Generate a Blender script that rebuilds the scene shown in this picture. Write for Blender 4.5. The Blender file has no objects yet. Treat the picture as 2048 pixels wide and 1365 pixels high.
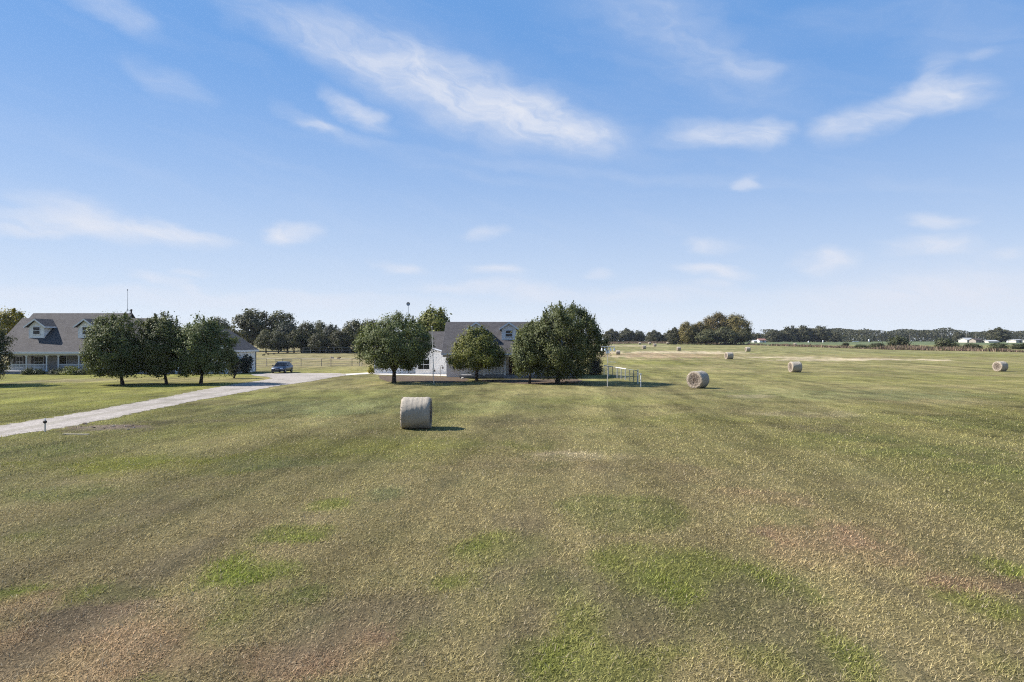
import bpy, bmesh, math, random
import numpy as np
from mathutils import Vector
from mathutils.geometry import tessellate_polygon

random.seed(11)
R = math.radians
scene = bpy.context.scene
COL = scene.collection
F, CX, CY, CAMZ = 1365.0, 1024.0, 682.0, 4.28

# ------------------------------------------------------------------ terrain
_TY = [-5000, 118, 150, 200, 250, 290, 400, 600, 1000, 3000, 9000]
_TZ = [0, 0, .16, .62, 1.2, 1.7, 2.45, 3.0, 3.45, 3.9, 4.0]

def gz(y):
    return np.interp(y, _TY, _TZ)

def P(px, py):
    """the ground point that lies under a direction of the photograph"""
    s = (py - CY) / F
    lo, hi = 1.0, 3000.0
    for _ in range(60):
        m = (lo + hi) / 2
        if CAMZ - s * m > gz(m):
            lo = m
        else:
            hi = m
    return ((px - CX) / F * lo, lo)

def X(px, d):
    return (px - CX) / F * d

def Z(py, d):
    return CAMZ + (CY - py) / F * d

# ------------------------------------------------------------------ noise
def _hash(ix, iy, seed):
    h = (ix.astype(np.int64) * 374761393 + iy.astype(np.int64) * 668265263 + seed * 974634721) & 0xffffffff
    h = ((h ^ (h >> 13)) * 1274126177) & 0xffffffff
    return ((h ^ (h >> 16)) & 0xffff) / 65535.0

def vnoise(x, y, seed=0):
    x = np.asarray(x, float); y = np.asarray(y, float)
    ix = np.floor(x); iy = np.floor(y)
    fx = x - ix; fy = y - iy
    fx = fx * fx * (3 - 2 * fx); fy = fy * fy * (3 - 2 * fy)
    a = _hash(ix, iy, seed); b = _hash(ix + 1, iy, seed)
    c = _hash(ix, iy + 1, seed); d = _hash(ix + 1, iy + 1, seed)
    return (a * (1 - fx) + b * fx) * (1 - fy) + (c * (1 - fx) + d * fx) * fy

def fbm(x, y, seed=0, octv=4):
    s = 0; a = .5; t = 0
    for i in range(octv):
        s = s + a * vnoise(x * 2 ** i + i * 17.3, y * 2 ** i - i * 9.1, seed + i); t += a; a *= .5
    return s / t

def sst(a, b, x):
    t = np.clip((x - a) / (b - a), 0, 1)
    return t * t * (3 - 2 * t)

# ------------------------------------------------------------------ objects
def tag(o, label=None, cat=None, group=None, kind=None):
    if label: o['label'] = label
    if cat: o['category'] = cat
    if group: o['group'] = group
    if kind: o['kind'] = kind
    return o

def thing(name, label, cat, loc=(0, 0, 0), rz=0, group=None):
    o = bpy.data.objects.new(name, None); COL.objects.link(o)
    o.location = loc; o.rotation_euler = (0, 0, rz); o.empty_display_size = .3
    return tag(o, label, cat, group)

def link(name, me, mats, parent=None):
    o = bpy.data.objects.new(name, me); COL.objects.link(o)
    if not isinstance(mats, (list, tuple)): mats = [mats]
    for m in mats: me.materials.append(m)
    if parent: o.parent = parent
    return o

def copy_tree(o, parent=None):
    c = o.copy(); COL.objects.link(c)
    if parent: c.parent = parent
    for ch in list(o.children): copy_tree(ch, c)
    return c

def fast_mesh(name, verts, k, tint=None, col=None, smooth=False):
    n = len(verts); m = n // k
    me = bpy.data.meshes.new(name)
    me.vertices.add(n); me.vertices.foreach_set('co', np.ascontiguousarray(verts, np.float32).ravel())
    me.loops.add(n); me.loops.foreach_set('vertex_index', np.arange(n, dtype=np.int32))
    me.polygons.add(m)
    me.polygons.foreach_set('loop_start', np.arange(0, n, k, dtype=np.int32))
    if tint is not None:
        a = me.attributes.new('tint', 'FLOAT', 'POINT'); a.data.foreach_set('value', np.repeat(tint, k).astype(np.float32))
    if col is not None:
        a = me.attributes.new('hue', 'FLOAT_COLOR', 'POINT')
        c = np.ones((n, 4), np.float32); c[:, :3] = np.repeat(col, k, axis=0)
        a.data.foreach_set('color', c.ravel())
    me.update(calc_edges=True); me.validate()
    return me

class MB:
    def __init__(s): s.v = []; s.f = []; s.m = []
    def add(s, vs, fs, m=0):
        b = len(s.v); s.v += [tuple(p) for p in vs]
        for f in fs: s.f.append([i + b for i in f]); s.m.append(m)
        return s
    def box(s, x0, x1, y0, y1, z0, z1, m=0):
        return s.add([(x0,y0,z0),(x1,y0,z0),(x1,y1,z0),(x0,y1,z0),(x0,y0,z1),(x1,y0,z1),(x1,y1,z1),(x0,y1,z1)],
              [(0,3,2,1),(4,5,6,7),(0,1,5,4),(1,2,6,5),(2,3,7,6),(3,0,4,7)], m)
    def prism(s, pts, off, m=0):
        """polygon pts pushed along the vector off"""
        n = len(pts); q = [tuple(p[i] + off[i] for i in range(3)) for p in pts]
        return s.add(list(pts) + q, [tuple(range(n - 1, -1, -1)), tuple(range(n, 2 * n))] + [(i, (i + 1) % n, n + (i + 1) % n, n + i) for i in range(n)], m)
    def tube(s, pts, rad, n=8, m=0):
        pts = [Vector(p) for p in pts]; k = len(pts)
        if not isinstance(rad, (list, tuple)): rad = [rad] * k
        vs = []; 
        for i, p in enumerate(pts):
            d = (pts[min(i + 1, k - 1)] - pts[max(i - 1, 0)]).normalized()
            a = d.orthogonal().normalized() if i == 0 else (a - d * a.dot(d)).normalized()
            b = d.cross(a)
            for j in range(n):
                t = 2 * math.pi * j / n
                vs.append(p + (a * math.cos(t) + b * math.sin(t)) * rad[i])
        fs = [(i * n + j, i * n + (j + 1) % n, (i + 1) * n + (j + 1) % n, (i + 1) * n + j) for i in range(k - 1) for j in range(n)]
        fs += [tuple(range(n - 1, -1, -1)), tuple(range((k - 1) * n, k * n))]
        return s.add(vs, fs, m)
    def lathe(s, prof, n=24, axis='z', c=(0, 0, 0), m=0):
        """prof: (radius, height) rings; closed with caps where the radius is not 0"""
        vs = []; k = len(prof)
        for r, h in prof:
            for j in range(n):
                t = 2 * math.pi * j / n; u, w = r * math.cos(t), r * math.sin(t)
                p = (u, w, h) if axis == 'z' else (h, u, w) if axis == 'x' else (u, h, w)
                vs.append((p[0] + c[0], p[1] + c[1], p[2] + c[2]))
        fs = [(i * n + j, i * n + (j + 1) % n, (i + 1) * n + (j + 1) % n, (i + 1) * n + j) for i in range(k - 1) for j in range(n)]
        if prof[0][0] > 1e-4: fs.append(tuple(range(n - 1, -1, -1)))
        if prof[-1][0] > 1e-4: fs.append(tuple(range((k - 1) * n, k * n)))
        return s.add(vs, fs, m)
    def build(s, name, mats, parent=None, org=None, smooth=False, bevel=0):
        me = bpy.data.meshes.new(name)
        v = s.v if org is None else [(p[0] - org[0], p[1] - org[1], p[2] - org[2]) for p in s.v]
        me.from_pydata(v, [], s.f)
        for p, m in zip(me.polygons, s.m): p.material_index = m; p.use_smooth = smooth
        bm = bmesh.new(); bm.from_mesh(me)
        bmesh.ops.recalc_face_normals(bm, faces=bm.faces)
        if bevel: bmesh.ops.bevel(bm, geom=list(bm.edges), offset=bevel, segments=2, affect='EDGES', profile=.6)
        bm.to_mesh(me); bm.free()
        return link(name, me, mats, parent)

# ------------------------------------------------------------------ materials
def nt_of(name):
    m = bpy.data.materials.new(name); m.use_nodes = True
    nt = m.node_tree; nt.nodes.clear()
    out = nt.nodes.new('ShaderNodeOutputMaterial')
    return m, nt, out

class NB:
    def __init__(s, nt): s.nt = nt
    def n(s, t, **kw):
        nd = s.nt.nodes.new('ShaderNode' + t)
        for k, v in kw.items(): setattr(nd, k, v)
        return nd
    def l(s, a, b): s.nt.links.new(a, b)
    def put(s, sock, v):
        if isinstance(v, bpy.types.NodeSocket): s.l(v, sock)
        elif isinstance(v, (tuple, list)) and len(v) == 3 and sock.type == 'RGBA': sock.default_value = (*v, 1)
        else: sock.default_value = v
    def math(s, op, a, b=0.0, clamp=False):
        nd = s.n('Math', operation=op, use_clamp=clamp); s.put(nd.inputs[0], a); s.put(nd.inputs[1], b); return nd.outputs[0]
    def mix(s, f, a, b, blend='MIX'):
        nd = s.n('Mix', data_type='RGBA', blend_type=blend); s.put(nd.inputs[0], f); s.put(nd.inputs[6], a); s.put(nd.inputs[7], b); return nd.outputs[2]
    def noise(s, vec, scale, detail=4, rough=.55, dist=0.0):
        nd = s.n('TexNoise'); s.l(vec, nd.inputs['Vector']); nd.inputs['Scale'].default_value = scale
        nd.inputs['Detail'].default_value = detail; nd.inputs['Roughness'].default_value = rough; nd.inputs['Distortion'].default_value = dist
        return nd.outputs['Fac']
    def rng(s, v, a, b, c=0.0, d=1.0, smooth=False):
        nd = s.n('MapRange'); nd.interpolation_type = 'SMOOTHSTEP' if smooth else 'LINEAR'
        s.put(nd.inputs[0], v)
        for i, q in enumerate((a, b, c, d)): s.put(nd.inputs[1 + i], q)
        return nd.outputs[0]
    def mapv(s, vec, scale=(1, 1, 1), rot=(0, 0, 0), loc=(0, 0, 0)):
        nd = s.n('Mapping'); s.l(vec, nd.inputs[0]); nd.inputs['Scale'].default_value = scale
        nd.inputs['Rotation'].default_value = rot; nd.inputs['Location'].default_value = loc; return nd.outputs[0]
    def bsdf(s, out, col, rough=.8, spec=.3, metal=0.0, bump=None, bstr=.3, bdist=.02):
        b = s.n('BsdfPrincipled'); s.put(b.inputs['Base Color'], col); s.put(b.inputs['Roughness'], rough)
        b.inputs['Specular IOR Level'].default_value = spec; b.inputs['Metallic'].default_value = metal
        if bump is not None:
            bp = s.n('Bump'); s.l(bump, bp.inputs['Height']); bp.inputs['Strength'].default_value = bstr; bp.inputs['Distance'].default_value = bdist
            s.l(bp.outputs[0], b.inputs['Normal'])
        s.l(b.outputs[0], out.inputs['Surface']); return b

def simple(name, col, rough=.7, spec=.3, metal=0.0, var=.25, scale=3.0, bump=.15, bdist=.01, dirt=None):
    m, nt, out = nt_of(name); g = NB(nt)
    co = g.n('TexCoord').outputs['Object']
    n1 = g.noise(co, scale, 6); n2 = g.noise(co, scale * 9, 4)
    f = g.math('ADD', g.math('MULTIPLY', n1, .6), g.math('MULTIPLY', n2, .4))
    k = g.rng(f, .3, .7, 1 - var, 1 + var)
    c = g.mix(1.0, col, k, 'MULTIPLY')
    nd = nt.nodes[-1]
    if dirt: c = g.mix(g.rng(n1, .5, .75, 0, .6), c, dirt)
    g.bsdf(out, c, rough, spec, metal, n2, bump, bdist)
    return m

def leaf_mat(name, a, b, warm=None, trans=.25):
    m, nt, out = nt_of(name); g = NB(nt)
    t = g.n('Attribute', attribute_name='tint').outputs['Fac']
    oi = g.n('ObjectInfo').outputs['Random']
    c = g.mix(t, a, b)
    if warm: c = g.mix(g.rng(t, .9, .99, 0, .8), c, warm)
    hs = g.n('HueSaturation'); g.l(c, hs.inputs['Color']); g.put(hs.inputs['Value'], g.rng(oi, 0, 1, .85, 1.15)); hs.inputs['Saturation'].default_value = 1.0
    g.put(hs.inputs['Hue'], g.rng(oi, 0, 1, .49, .507))
    c = hs.outputs[0]
    b1 = g.n('BsdfPrincipled'); g.l(c, b1.inputs['Base Color']); b1.inputs['Roughness'].default_value = .6; b1.inputs['Specular IOR Level'].default_value = .14
    tr = g.n('BsdfTranslucent'); g.l(g.mix(1.0, c, (1.0, 1.05, .5), 'MULTIPLY'), tr.inputs['Color'])
    mx = g.n('MixShader'); mx.inputs[0].default_value = trans
    g.l(b1.outputs[0], mx.inputs[1]); g.l(tr.outputs[0], mx.inputs[2]); g.l(mx.outputs[0], out.inputs['Surface'])
    return m

M = {}
M['leaf_pear'] = leaf_mat('pear leaves', (.040, .053, .020), (.160, .176, .072), (.13, .10, .03))
M['leaf_light'] = leaf_mat('light green leaves', (.070, .088, .024), (.235, .245, .070), (.16, .13, .03))
M['leaf_oak'] = leaf_mat('oak leaves', (.042, .046, .024), (.125, .122, .060), (.10, .085, .035))
M['leaf_autumn'] = leaf_mat('autumn leaves', (.070, .058, .022), (.185, .150, .055), (.17, .12, .03))
M['leaf_far'] = leaf_mat('far leaves', (.040, .043, .024), (.085, .083, .045), (.09, .08, .04))
M['leaf_yellow'] = leaf_mat('yellow leaves', (.12, .10, .02), (.26, .22, .03), (.30, .24, .03))
M['leaf_bush'] = leaf_mat('bush leaves', (.03, .04, .018), (.08, .085, .04), (.11, .09, .05))
M['leaf_grey'] = leaf_mat('grey green leaves', (.035, .042, .032), (.085, .092, .07), (.1, .1, .08))
M['leaf_brown'] = leaf_mat('brown leaves', (.055, .040, .026), (.11, .085, .055), (.12, .10, .05))
M['bark'] = simple('bark', (.060, .047, .038), .9, .1, var=.35, scale=4, bump=.6, bdist=.03)
M['bark_pale'] = simple('pale bark', (.17, .15, .13), .9, .1, var=.35, scale=4, bump=.5, bdist=.03)

def siding(name, col, pitch=.16, vertical=False, var=.06):
    m, nt, out = nt_of(name); g = NB(nt)
    co = g.n('TexCoord').outputs['Object']
    sp = g.n('SeparateXYZ'); g.l(co, sp.inputs[0])
    q = g.math('ADD', sp.outputs[0], sp.outputs[1]) if vertical else sp.outputs[2]
    saw = g.math('FRACT', g.math('DIVIDE', q, pitch))
    lap = g.rng(saw, 0, .12, 0, 1) if vertical else saw
    n1 = g.noise(co, 1.2, 5); 
    c = g.mix(1.0, col, g.rng(n1, .3, .7, 1 - var, 1 + var), 'MULTIPLY')
    c = g.mix(g.rng(g.noise(co, .7, 6), .5, .8, 0, .25), c, tuple(v * .7 for v in col))
    g.bsdf(out, c, .55, .3, 0, lap, .8, .02)
    return m

def shingle(name, a, b):
    m, nt, out = nt_of(name); g = NB(nt)
    co = g.n('TexCoord').outputs['Object']
    br = g.n('TexBrick'); 
    sp = g.n('SeparateXYZ'); g.l(co, sp.inputs[0])
    cb = g.n('CombineXYZ'); g.l(g.math('ADD', sp.outputs[0], g.math('MULTIPLY', sp.outputs[1], .35)), cb.inputs[0]); g.l(sp.outputs[2], cb.inputs[1])
    g.l(cb.outputs[0], br.inputs['Vector']); br.inputs['Scale'].default_value = 1.0
    br.inputs['Brick Width'].default_value = .3; br.inputs['Row Height'].default_value = .09; br.inputs['Mortar Size'].default_value = .006
    g.put(br.inputs['Color1'], a); g.put(br.inputs['Color2'], b); g.put(br.inputs['Mortar'], tuple(v * .5 for v in a))
    c = g.mix(1.0, br.outputs[0], g.rng(g.noise(co, 1.5, 8, .7), .3, .7, .8, 1.2), 'MULTIPLY')
    g.bsdf(out, c, .9, .2, 0, g.math('ADD', br.outputs['Fac'], g.noise(co, 30, 3)), .5, .02)
    return m

M['white_siding'] = siding('white lap siding', (.72, .72, .73))
M['shaded_siding'] = siding('porch shaded lap siding', (.30, .29, .275))  # deep porch shade put into the wall colour; dormers stay white
M['white_boards'] = siding('white board siding', (.72, .71, .69), .2, True)
M['shingle_tan'] = shingle('tan grey shingles', (.066, .060, .060), (.088, .081, .079))
M['shingle_grey'] = shingle('dark grey shingles', (.055, .052, .055), (.074, .070, .072))
M['trim'] = simple('white trim', (.62, .62, .62), .5, .35, var=.06, scale=1.5, bump=.05)
M['porch_grey'] = simple('grey porch boards', (.20, .20, .21), .8, .2, var=.15)
M['fascia_grey'] = simple('grey fascia', (.12, .115, .12), .7, .2, var=.1)
M['concrete'] = simple('concrete', (.46, .43, .39), .9, .15, var=.15, scale=1.5, bump=.2)
M['old_concrete'] = simple('old concrete', (.22, .20, .165), .95, .1, var=.3, scale=3)
M['pole_paint'] = simple('chalky pole paint', (.42, .40, .36), .7, .2, var=.15)
M['skirt'] = simple('blue grey skirting', (.17, .19, .22), .8, .2, var=.15)
M['door_red'] = simple('red brown wood', (.10, .045, .032), .5, .35, var=.2)
M['dark_wood'] = simple('dark wood', (.05, .04, .034), .7, .2)
M['rail_shaded'] = simple('tree shaded rail', (.15, .165, .15), .55, .4, var=.15)  # white fence rail with tree shade put into its colour
M['grey_metal'] = simple('grey metal', (.28, .29, .30), .45, .5, .6, var=.12)
M['post_wood'] = simple('weathered wood', (.25, .22, .19), .9, .1, var=.25)
M['rail_pale'] = simple('pale rail', (.50, .46, .40), .8, .2, var=.15)
M['black'] = simple('black rubber', (.02, .02, .02), .8, .3, var=.1)
M['stone'] = simple('pale stone', (.55, .53, .49), .9, .2, var=.2)
M['gourd'] = simple('white gourd', (.80, .80, .78), .45, .4, var=.05)
M['red_roof'] = simple('red roof', (.20, .105, .085), .7, .2, var=.15)
M['mulch'] = simple('mulch', (.095, .070, .050), .95, .1, var=.45, scale=2.2, bump=.9, bdist=.05)

def glass_mat():
    m, nt, out = nt_of('window glass'); g = NB(nt)
    co = g.n('TexCoord').outputs['Object']
    c = g.mix(g.rng(g.noise(co, .9, 2), .4, .65), (.004, .005, .007), (.018, .02, .023))
    b = g.bsdf(out, c, .08, .3, 0, g.noise(co, 1.3, 2), .08, .02)
    return m
M['glass'] = glass_mat()

def paint_mat(name, col, rough=.25):
    m, nt, out = nt_of(name); g = NB(nt)
    co = g.n('TexCoord').outputs['Object']
    c = g.mix(g.rng(g.noise(co, 3, 5), .5, .8, 0, .35), col, (.10, .095, .085))
    b = g.bsdf(out, c, g.rng(g.noise(co, 4, 3), .3, .7, rough, rough + .15), .5, .3)
    b.inputs['Coat Weight'].default_value = .3; b.inputs['Coat Roughness'].default_value = .08
    return m
M['car_paint'] = paint_mat('slate blue car paint', (.022, .035, .062))
M['lamp_glass'] = simple('lamp glass', (.75, .76, .78), .12, .8, .3, var=.03)
M['tail'] = simple('red lamp', (.25, .01, .01), .2, .6, var=.05)

def ground_mat():
    m, nt, out = nt_of('pasture ground'); g = NB(nt)
    co = g.n('TexCoord').outputs['Object']
    a = g.n('Attribute', attribute_name='hue').outputs['Color']
    n1 = g.noise(co, 9, 5, .65); n2 = g.noise(g.mapv(co, (1.9, .55, 1), (0, 0, R(5.7))), 1.0, 6, .65); n3 = g.noise(co, .33, 4); n4 = g.noise(co, 42, 3, .7)
    k = g.math('ADD', g.math('MULTIPLY', n1, .5), g.math('MULTIPLY', n2, .5))
    k = g.rng(k, .32, .68, .55, 1.42)
    c = g.mix(1.0, a, k, 'MULTIPLY')
    c = g.mix(1.0, c, g.rng(n4, .3, .7, .62, 1.38), 'MULTIPLY')
    c = g.mix(g.rng(n3, .42, .62, 0, .22), c, g.mix(1.0, a, (.72, .98, .78), 'MULTIPLY'))
    hgt = g.math('ADD', g.math('MULTIPLY', n1, .6), g.math('ADD', g.math('MULTIPLY', n2, 1.6), g.math('MULTIPLY', n4, .25)))
    g.bsdf(out, c, .95, .08, 0, hgt, .9, .09)
    return m
M['ground'] = ground_mat()

def blade_mat():
    m, nt, out = nt_of('grass blades'); g = NB(nt)
    a = g.n('Attribute', attribute_name='hue').outputs['Color']
    b1 = g.n('BsdfPrincipled'); g.l(a, b1.inputs['Base Color']); b1.inputs['Roughness'].default_value = .75; b1.inputs['Specular IOR Level'].default_value = .12
    tr = g.n('BsdfTranslucent'); g.l(a, tr.inputs['Color'])
    mx = g.n('MixShader'); mx.inputs[0].default_value = .3
    g.l(b1.outputs[0], mx.inputs[1]); g.l(tr.outputs[0], mx.inputs[2]); g.l(mx.outputs[0], out.inputs['Surface'])
    return m
M['blade'] = blade_mat()

def gravel_mat():
    m, nt, out = nt_of('crushed limestone'); g = NB(nt)
    co = g.n('TexCoord').outputs['Object']
    vo = g.n('TexVoronoi'); g.l(co, vo.inputs['Vector']); vo.inputs['Scale'].default_value = 14
    n1 = g.noise(co, .35, 5, .6); n2 = g.noise(co, 3, 6, .7)
    c = g.mix(g.rng(n2, .35, .7), (.235, .208, .185), (.365, .332, .30))
    c = g.mix(g.rng(n1, .48, .66, 0, .65), c, (.165, .148, .125))
    pa, pb = P(0, 863), P(540, 766); L_ = math.hypot(pb[0] - pa[0], pb[1] - pa[1]); nx_, ny_ = -(pb[1] - pa[1]) / L_, (pb[0] - pa[0]) / L_
    xyz = g.n('SeparateXYZ'); g.l(co, xyz.inputs[0])
    off = g.math('ADD', g.math('ADD', g.math('MULTIPLY', xyz.outputs[0], nx_), g.math('MULTIPLY', xyz.outputs[1], ny_)), -(pa[0] * nx_ + pa[1] * ny_))
    off = g.math('ABSOLUTE', g.math('ADD', off, g.math('MULTIPLY', g.noise(co, .15, 2), .8)))
    mid_ = g.math('MULTIPLY', g.rng(off, .15, .55, 1, 0, True), g.rng(n2, .35, .6, .2, 1)); edge_ = g.math('MULTIPLY', g.rng(off, 1.25, 1.9, 0, 1, True), g.rng(n2, .35, .6, .2, 1))
    nearm = g.rng(xyz.outputs[1], 55, 66, 1, 0)
    c = g.mix(g.math('MULTIPLY', g.math('MAXIMUM', mid_, edge_), g.math('MULTIPLY', nearm, .55)), c, (.17, .155, .115))
    sp = g.n('SeparateColor'); g.l(vo.outputs['Color'], sp.inputs[0])
    c = g.mix(1.0, c, g.rng(sp.outputs[0], 0, 1, .78, 1.18), 'MULTIPLY')
    g.bsdf(out, c, .95, .1, 0, vo.outputs['Distance'], .6, .03)
    return m
M['gravel'] = gravel_mat()

def bale_mats():
    m, nt, out = nt_of('net wrapped hay'); g = NB(nt)
    co = g.n('TexCoord').outputs['Object']
    st = g.noise(g.mapv(co, (62, 1.6, 1.6)), 1.0, 6, .7)
    n1 = g.noise(co, 2.2, 5, .6); n2 = g.noise(co, 45, 3, .6)
    c = g.mix(g.rng(st, .32, .68), (.24, .208, .166), (.44, .39, .318))
    c = g.mix(g.rng(n1, .45, .75, 0, .55), c, (.28, .243, .195))
    c = g.mix(1.0, c, g.rng(n2, .3, .7, .78, 1.2), 'MULTIPLY')
    g.bsdf(out, c, .85, .15, 0, g.math('ADD', st, g.math('MULTIPLY', n2, .6)), .7, .03)
    M['bale_side'] = m
    m, nt, out = nt_of('cut hay end'); g = NB(nt)
    co = g.n('TexCoord').outputs['Object']
    ds = g.n('VectorMath', operation='LENGTH'); g.l(g.mapv(co, (0, 1, 1), loc=(0, 0, -.76)), ds.inputs[0])
    d = ds.outputs['Value']
    n1 = g.noise(co, 5, 6, .65); n2 = g.noise(co, 26, 5, .7)
    ring = g.math('SINE', g.math('ADD', g.math('MULTIPLY', d, 34), g.math('MULTIPLY', n1, 26)))
    c = g.mix(g.rng(g.math('ADD', ring, g.math('MULTIPLY', n2, 2)), 0, 2.2), (.11, .085, .066), (.29, .245, .20))
    edge = g.rng(g.math('ADD', d, g.math('MULTIPLY', n1, .22)), .60, .74)
    c = g.mix(edge, c, (.36, .30, .235))
    c = g.mix(g.rng(g.math('ADD', d, g.math('MULTIPLY', n1, .35)), .46, .20, 0, .65), c, (.065, .042, .030))
    g.bsdf(out, c, .95, .08, 0, g.math('ADD', n2, g.math('MULTIPLY', ring, .2)), .9, .06)
    M['bale_end'] = m
bale_mats()

# ------------------------------------------------------------------ the field
DRIVE_PX = [(-300,912),(0,852),(60,842.5),(90,838),(150,828),(220,815.5),(300,801),(400,781),(480,767.3),(520,762),(544,757.5),(536,754.5),(512,752.2),(500,749.6),(520,747.6),(560,747),(620,746.8),(676,746.9),(694,748.6),
            (690,751.6),(655,757),(620,763.6),(580,769),(540,775),(490,785),(440,793.5),(400,800.6),(350,811),(310,818.6),(230,836),(165,849.5),(120,857.5),(60,866),(0,874.5),(-300,938)]
DRIVE = [P(*q) for q in DRIVE_PX]
WALK = [P(*q) for q in [(690,748.4),(720,746.8),(745,745.2),(756,746.6),(800,747.9),(850,748.6),(893,749.3),(930,751.2),(962,754),(962,757),(925,754.4),(890,752.3),(850,751.6),(800,750.9),(762,750.2),(742,748.6),(720,749.4),(693,751.4)]]
BED1 = [P(*q) for q in [(757,751.5),(800,751.9),(850,752.6),(890,753.3),(925,755.6),(940,760),(930,764),(890,766),(850,765),(805,763.2),(775,764),(760,758)]]
BED2 = [P(*q) for q in [(962,759.6),(1010,759.2),(1060,759.0),(1110,758.7),(1150,758.4),(1168,762),(1150,766.5),(1110,768),(1060,768.6),(1000,766),(966,763.4)]]

def inside(x, y, poly):
    r = np.zeros(np.shape(x), bool); n = len(poly)
    for i in range(n):
        x0, y0 = poly[i]; x1, y1 = poly[(i + 1) % n]
        c = (y0 > y) != (y1 > y)
        with np.errstate(divide='ignore', invalid='ignore'):
            r ^= c & (x < (x1 - x0) * (y - y0) / (y1 - y0 + 1e-12) + x0)
    return r

_LX = [P(*q) for q in [(-300,925),(0,863),(165,840),(310,810),(440,784),(540,766),(650,752)]] + [(-20, 110), (-20, 5000)]
def drive_x(y): return np.interp(y, [p[1] for p in _LX], [p[0] for p in _LX])

C = dict(straw=(.220,.186,.094), olive=(.152,.142,.058), green=(.125,.136,.044), vivid=(.136,.150,.036), brown=(.180,.146,.080),
         red=(.225,.155,.098), blue=(.128,.142,.066), pale=(.40,.33,.235), dark=(.085,.068,.048), lawn=(.150,.152,.036), earth=(.175,.140,.110))
C = {k: np.array(v) * (.95, .92, .86) for k, v in C.items()}
PATCH = [  # place in the photograph, half sizes, colour, strength
 (60,1070,60,20,'vivid',.8),(25,1192,50,22,'vivid',.8),(215,1190,85,18,'vivid',.6),(470,1218,72,40,'vivid',1),(545,1148,110,36,'vivid',.9),(600,1190,60,20,'green',.6),
 (362,1262,40,13,'vivid',.8),(612,1068,52,16,'vivid',.75),(660,1010,42,11,'vivid',.7),(900,1168,55,24,'vivid',.7),(1010,1108,105,42,'vivid',.7),(1000,1160,90,30,'green',.5),(770,986,50,14,'blue',.6),
 (1240,1026,100,32,'green',.6),(1330,1130,180,40,'vivid',.6),(1450,1165,130,56,'vivid',.8),(1520,1210,110,50,'vivid',.6),(1590,1295,150,60,'vivid',.6),(1980,1215,80,36,'vivid',.7),
 (2035,1150,60,36,'vivid',.7),(1060,1315,90,55,'vivid',.7),(1220,1275,150,80,'vivid',.5),(1150,1180,140,45,'green',.5),(830,1265,50,40,'green',.6),(650,1245,45,22,'green',.6),(2040,1345,60,40,'vivid',.6),(300,1350,20,16,'vivid',.7),
 (110,1310,230,60,'red',1),(260,1250,160,42,'red',.9),(420,1215,110,25,'brown',.8),(500,1330,180,40,'brown',.9),(330,1310,120,40,'red',.5),(30,1210,70,28,'red',.5),(700,1270,110,34,'red',.8),(640,1320,130,44,'red',.7),(820,1200,90,30,'brown',.7),(1640,1072,110,30,'red',.75),(1720,1110,170,28,'red',.45),(1960,1168,90,26,'red',.75),(1530,1000,90,20,'red',.45),
 (1150,912,90,9,'pale',.4),(1100,930,140,16,'brown',.6),(1350,945,180,18,'brown',.5),(130,1238,70,20,'dark',.55),(1030,842,75,9,'dark',.5),(1655,856,70,10,'dark',.45),(1720,875,120,9,'green',.5),
 (660,815,170,16,'blue',.75),(740,790,180,9,'green',.5),(980,815,120,10,'blue',.5),(1150,800,120,9,'green',.5),(300,930,260,24,'lawn',.8),(120,990,150,18,'green',.5),(560,925,120,14,'blue',.5),(760,900,260,25,'lawn',.5),(60,905,140,14,'green',.6),
 (2000,945,120,22,'green',.6),(1880,905,150,14,'green',.6),(1990,850,140,14,'green',.5),(1700,790,300,9,'blue',.5),(1450,840,200,10,'lawn',.35),(1600,830,120,5,'pale',.25),(1500,793,40,3,'pale',.4),
 (215,855,80,8,'earth',1),(150,862,40,6,'dark',.5),(330,845,130,4,'dark',.4),(470,842,60,3,'dark',.35),(440,806,70,4,'dark',.4),
 (130,762,90,6,'earth',.35),(1000,800,700,60,'olive',.35),
 (1340,706,150,3,'pale',.75),(1290,713,130,2.6,'pale',.65),(1340,711.5,150,5,'red',.6),(1430,707,40,1.4,'pale',.5),(1570,715.5,100,2.4,'pale',.75),(1640,720,110,2.8,'pale',.7),(1740,719,90,2.2,'pale',.9),(1830,720.5,60,1.2,'pale',.8),(1760,716,80,1.4,'red',.4),(1700,712,300,3,'straw',.5),(1250,692,60,1.6,'pale',.5),
 (1900,711,160,3,'lawn',.5),(1560,760,300,8,'olive',.3),(1300,725,110,4,'lawn',.4)]
PATCHES = []
for px, py, rx, ry, c, s in PATCH:
    x, y = P(px, py); y0 = P(px, py + ry)[1]; y1 = P(px, max(py - ry, 684.5))[1]
    PATCHES.append((x, (y0 + y1) / 2, rx / F * y, (y1 - y0) / 2, C[c], s))

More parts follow.
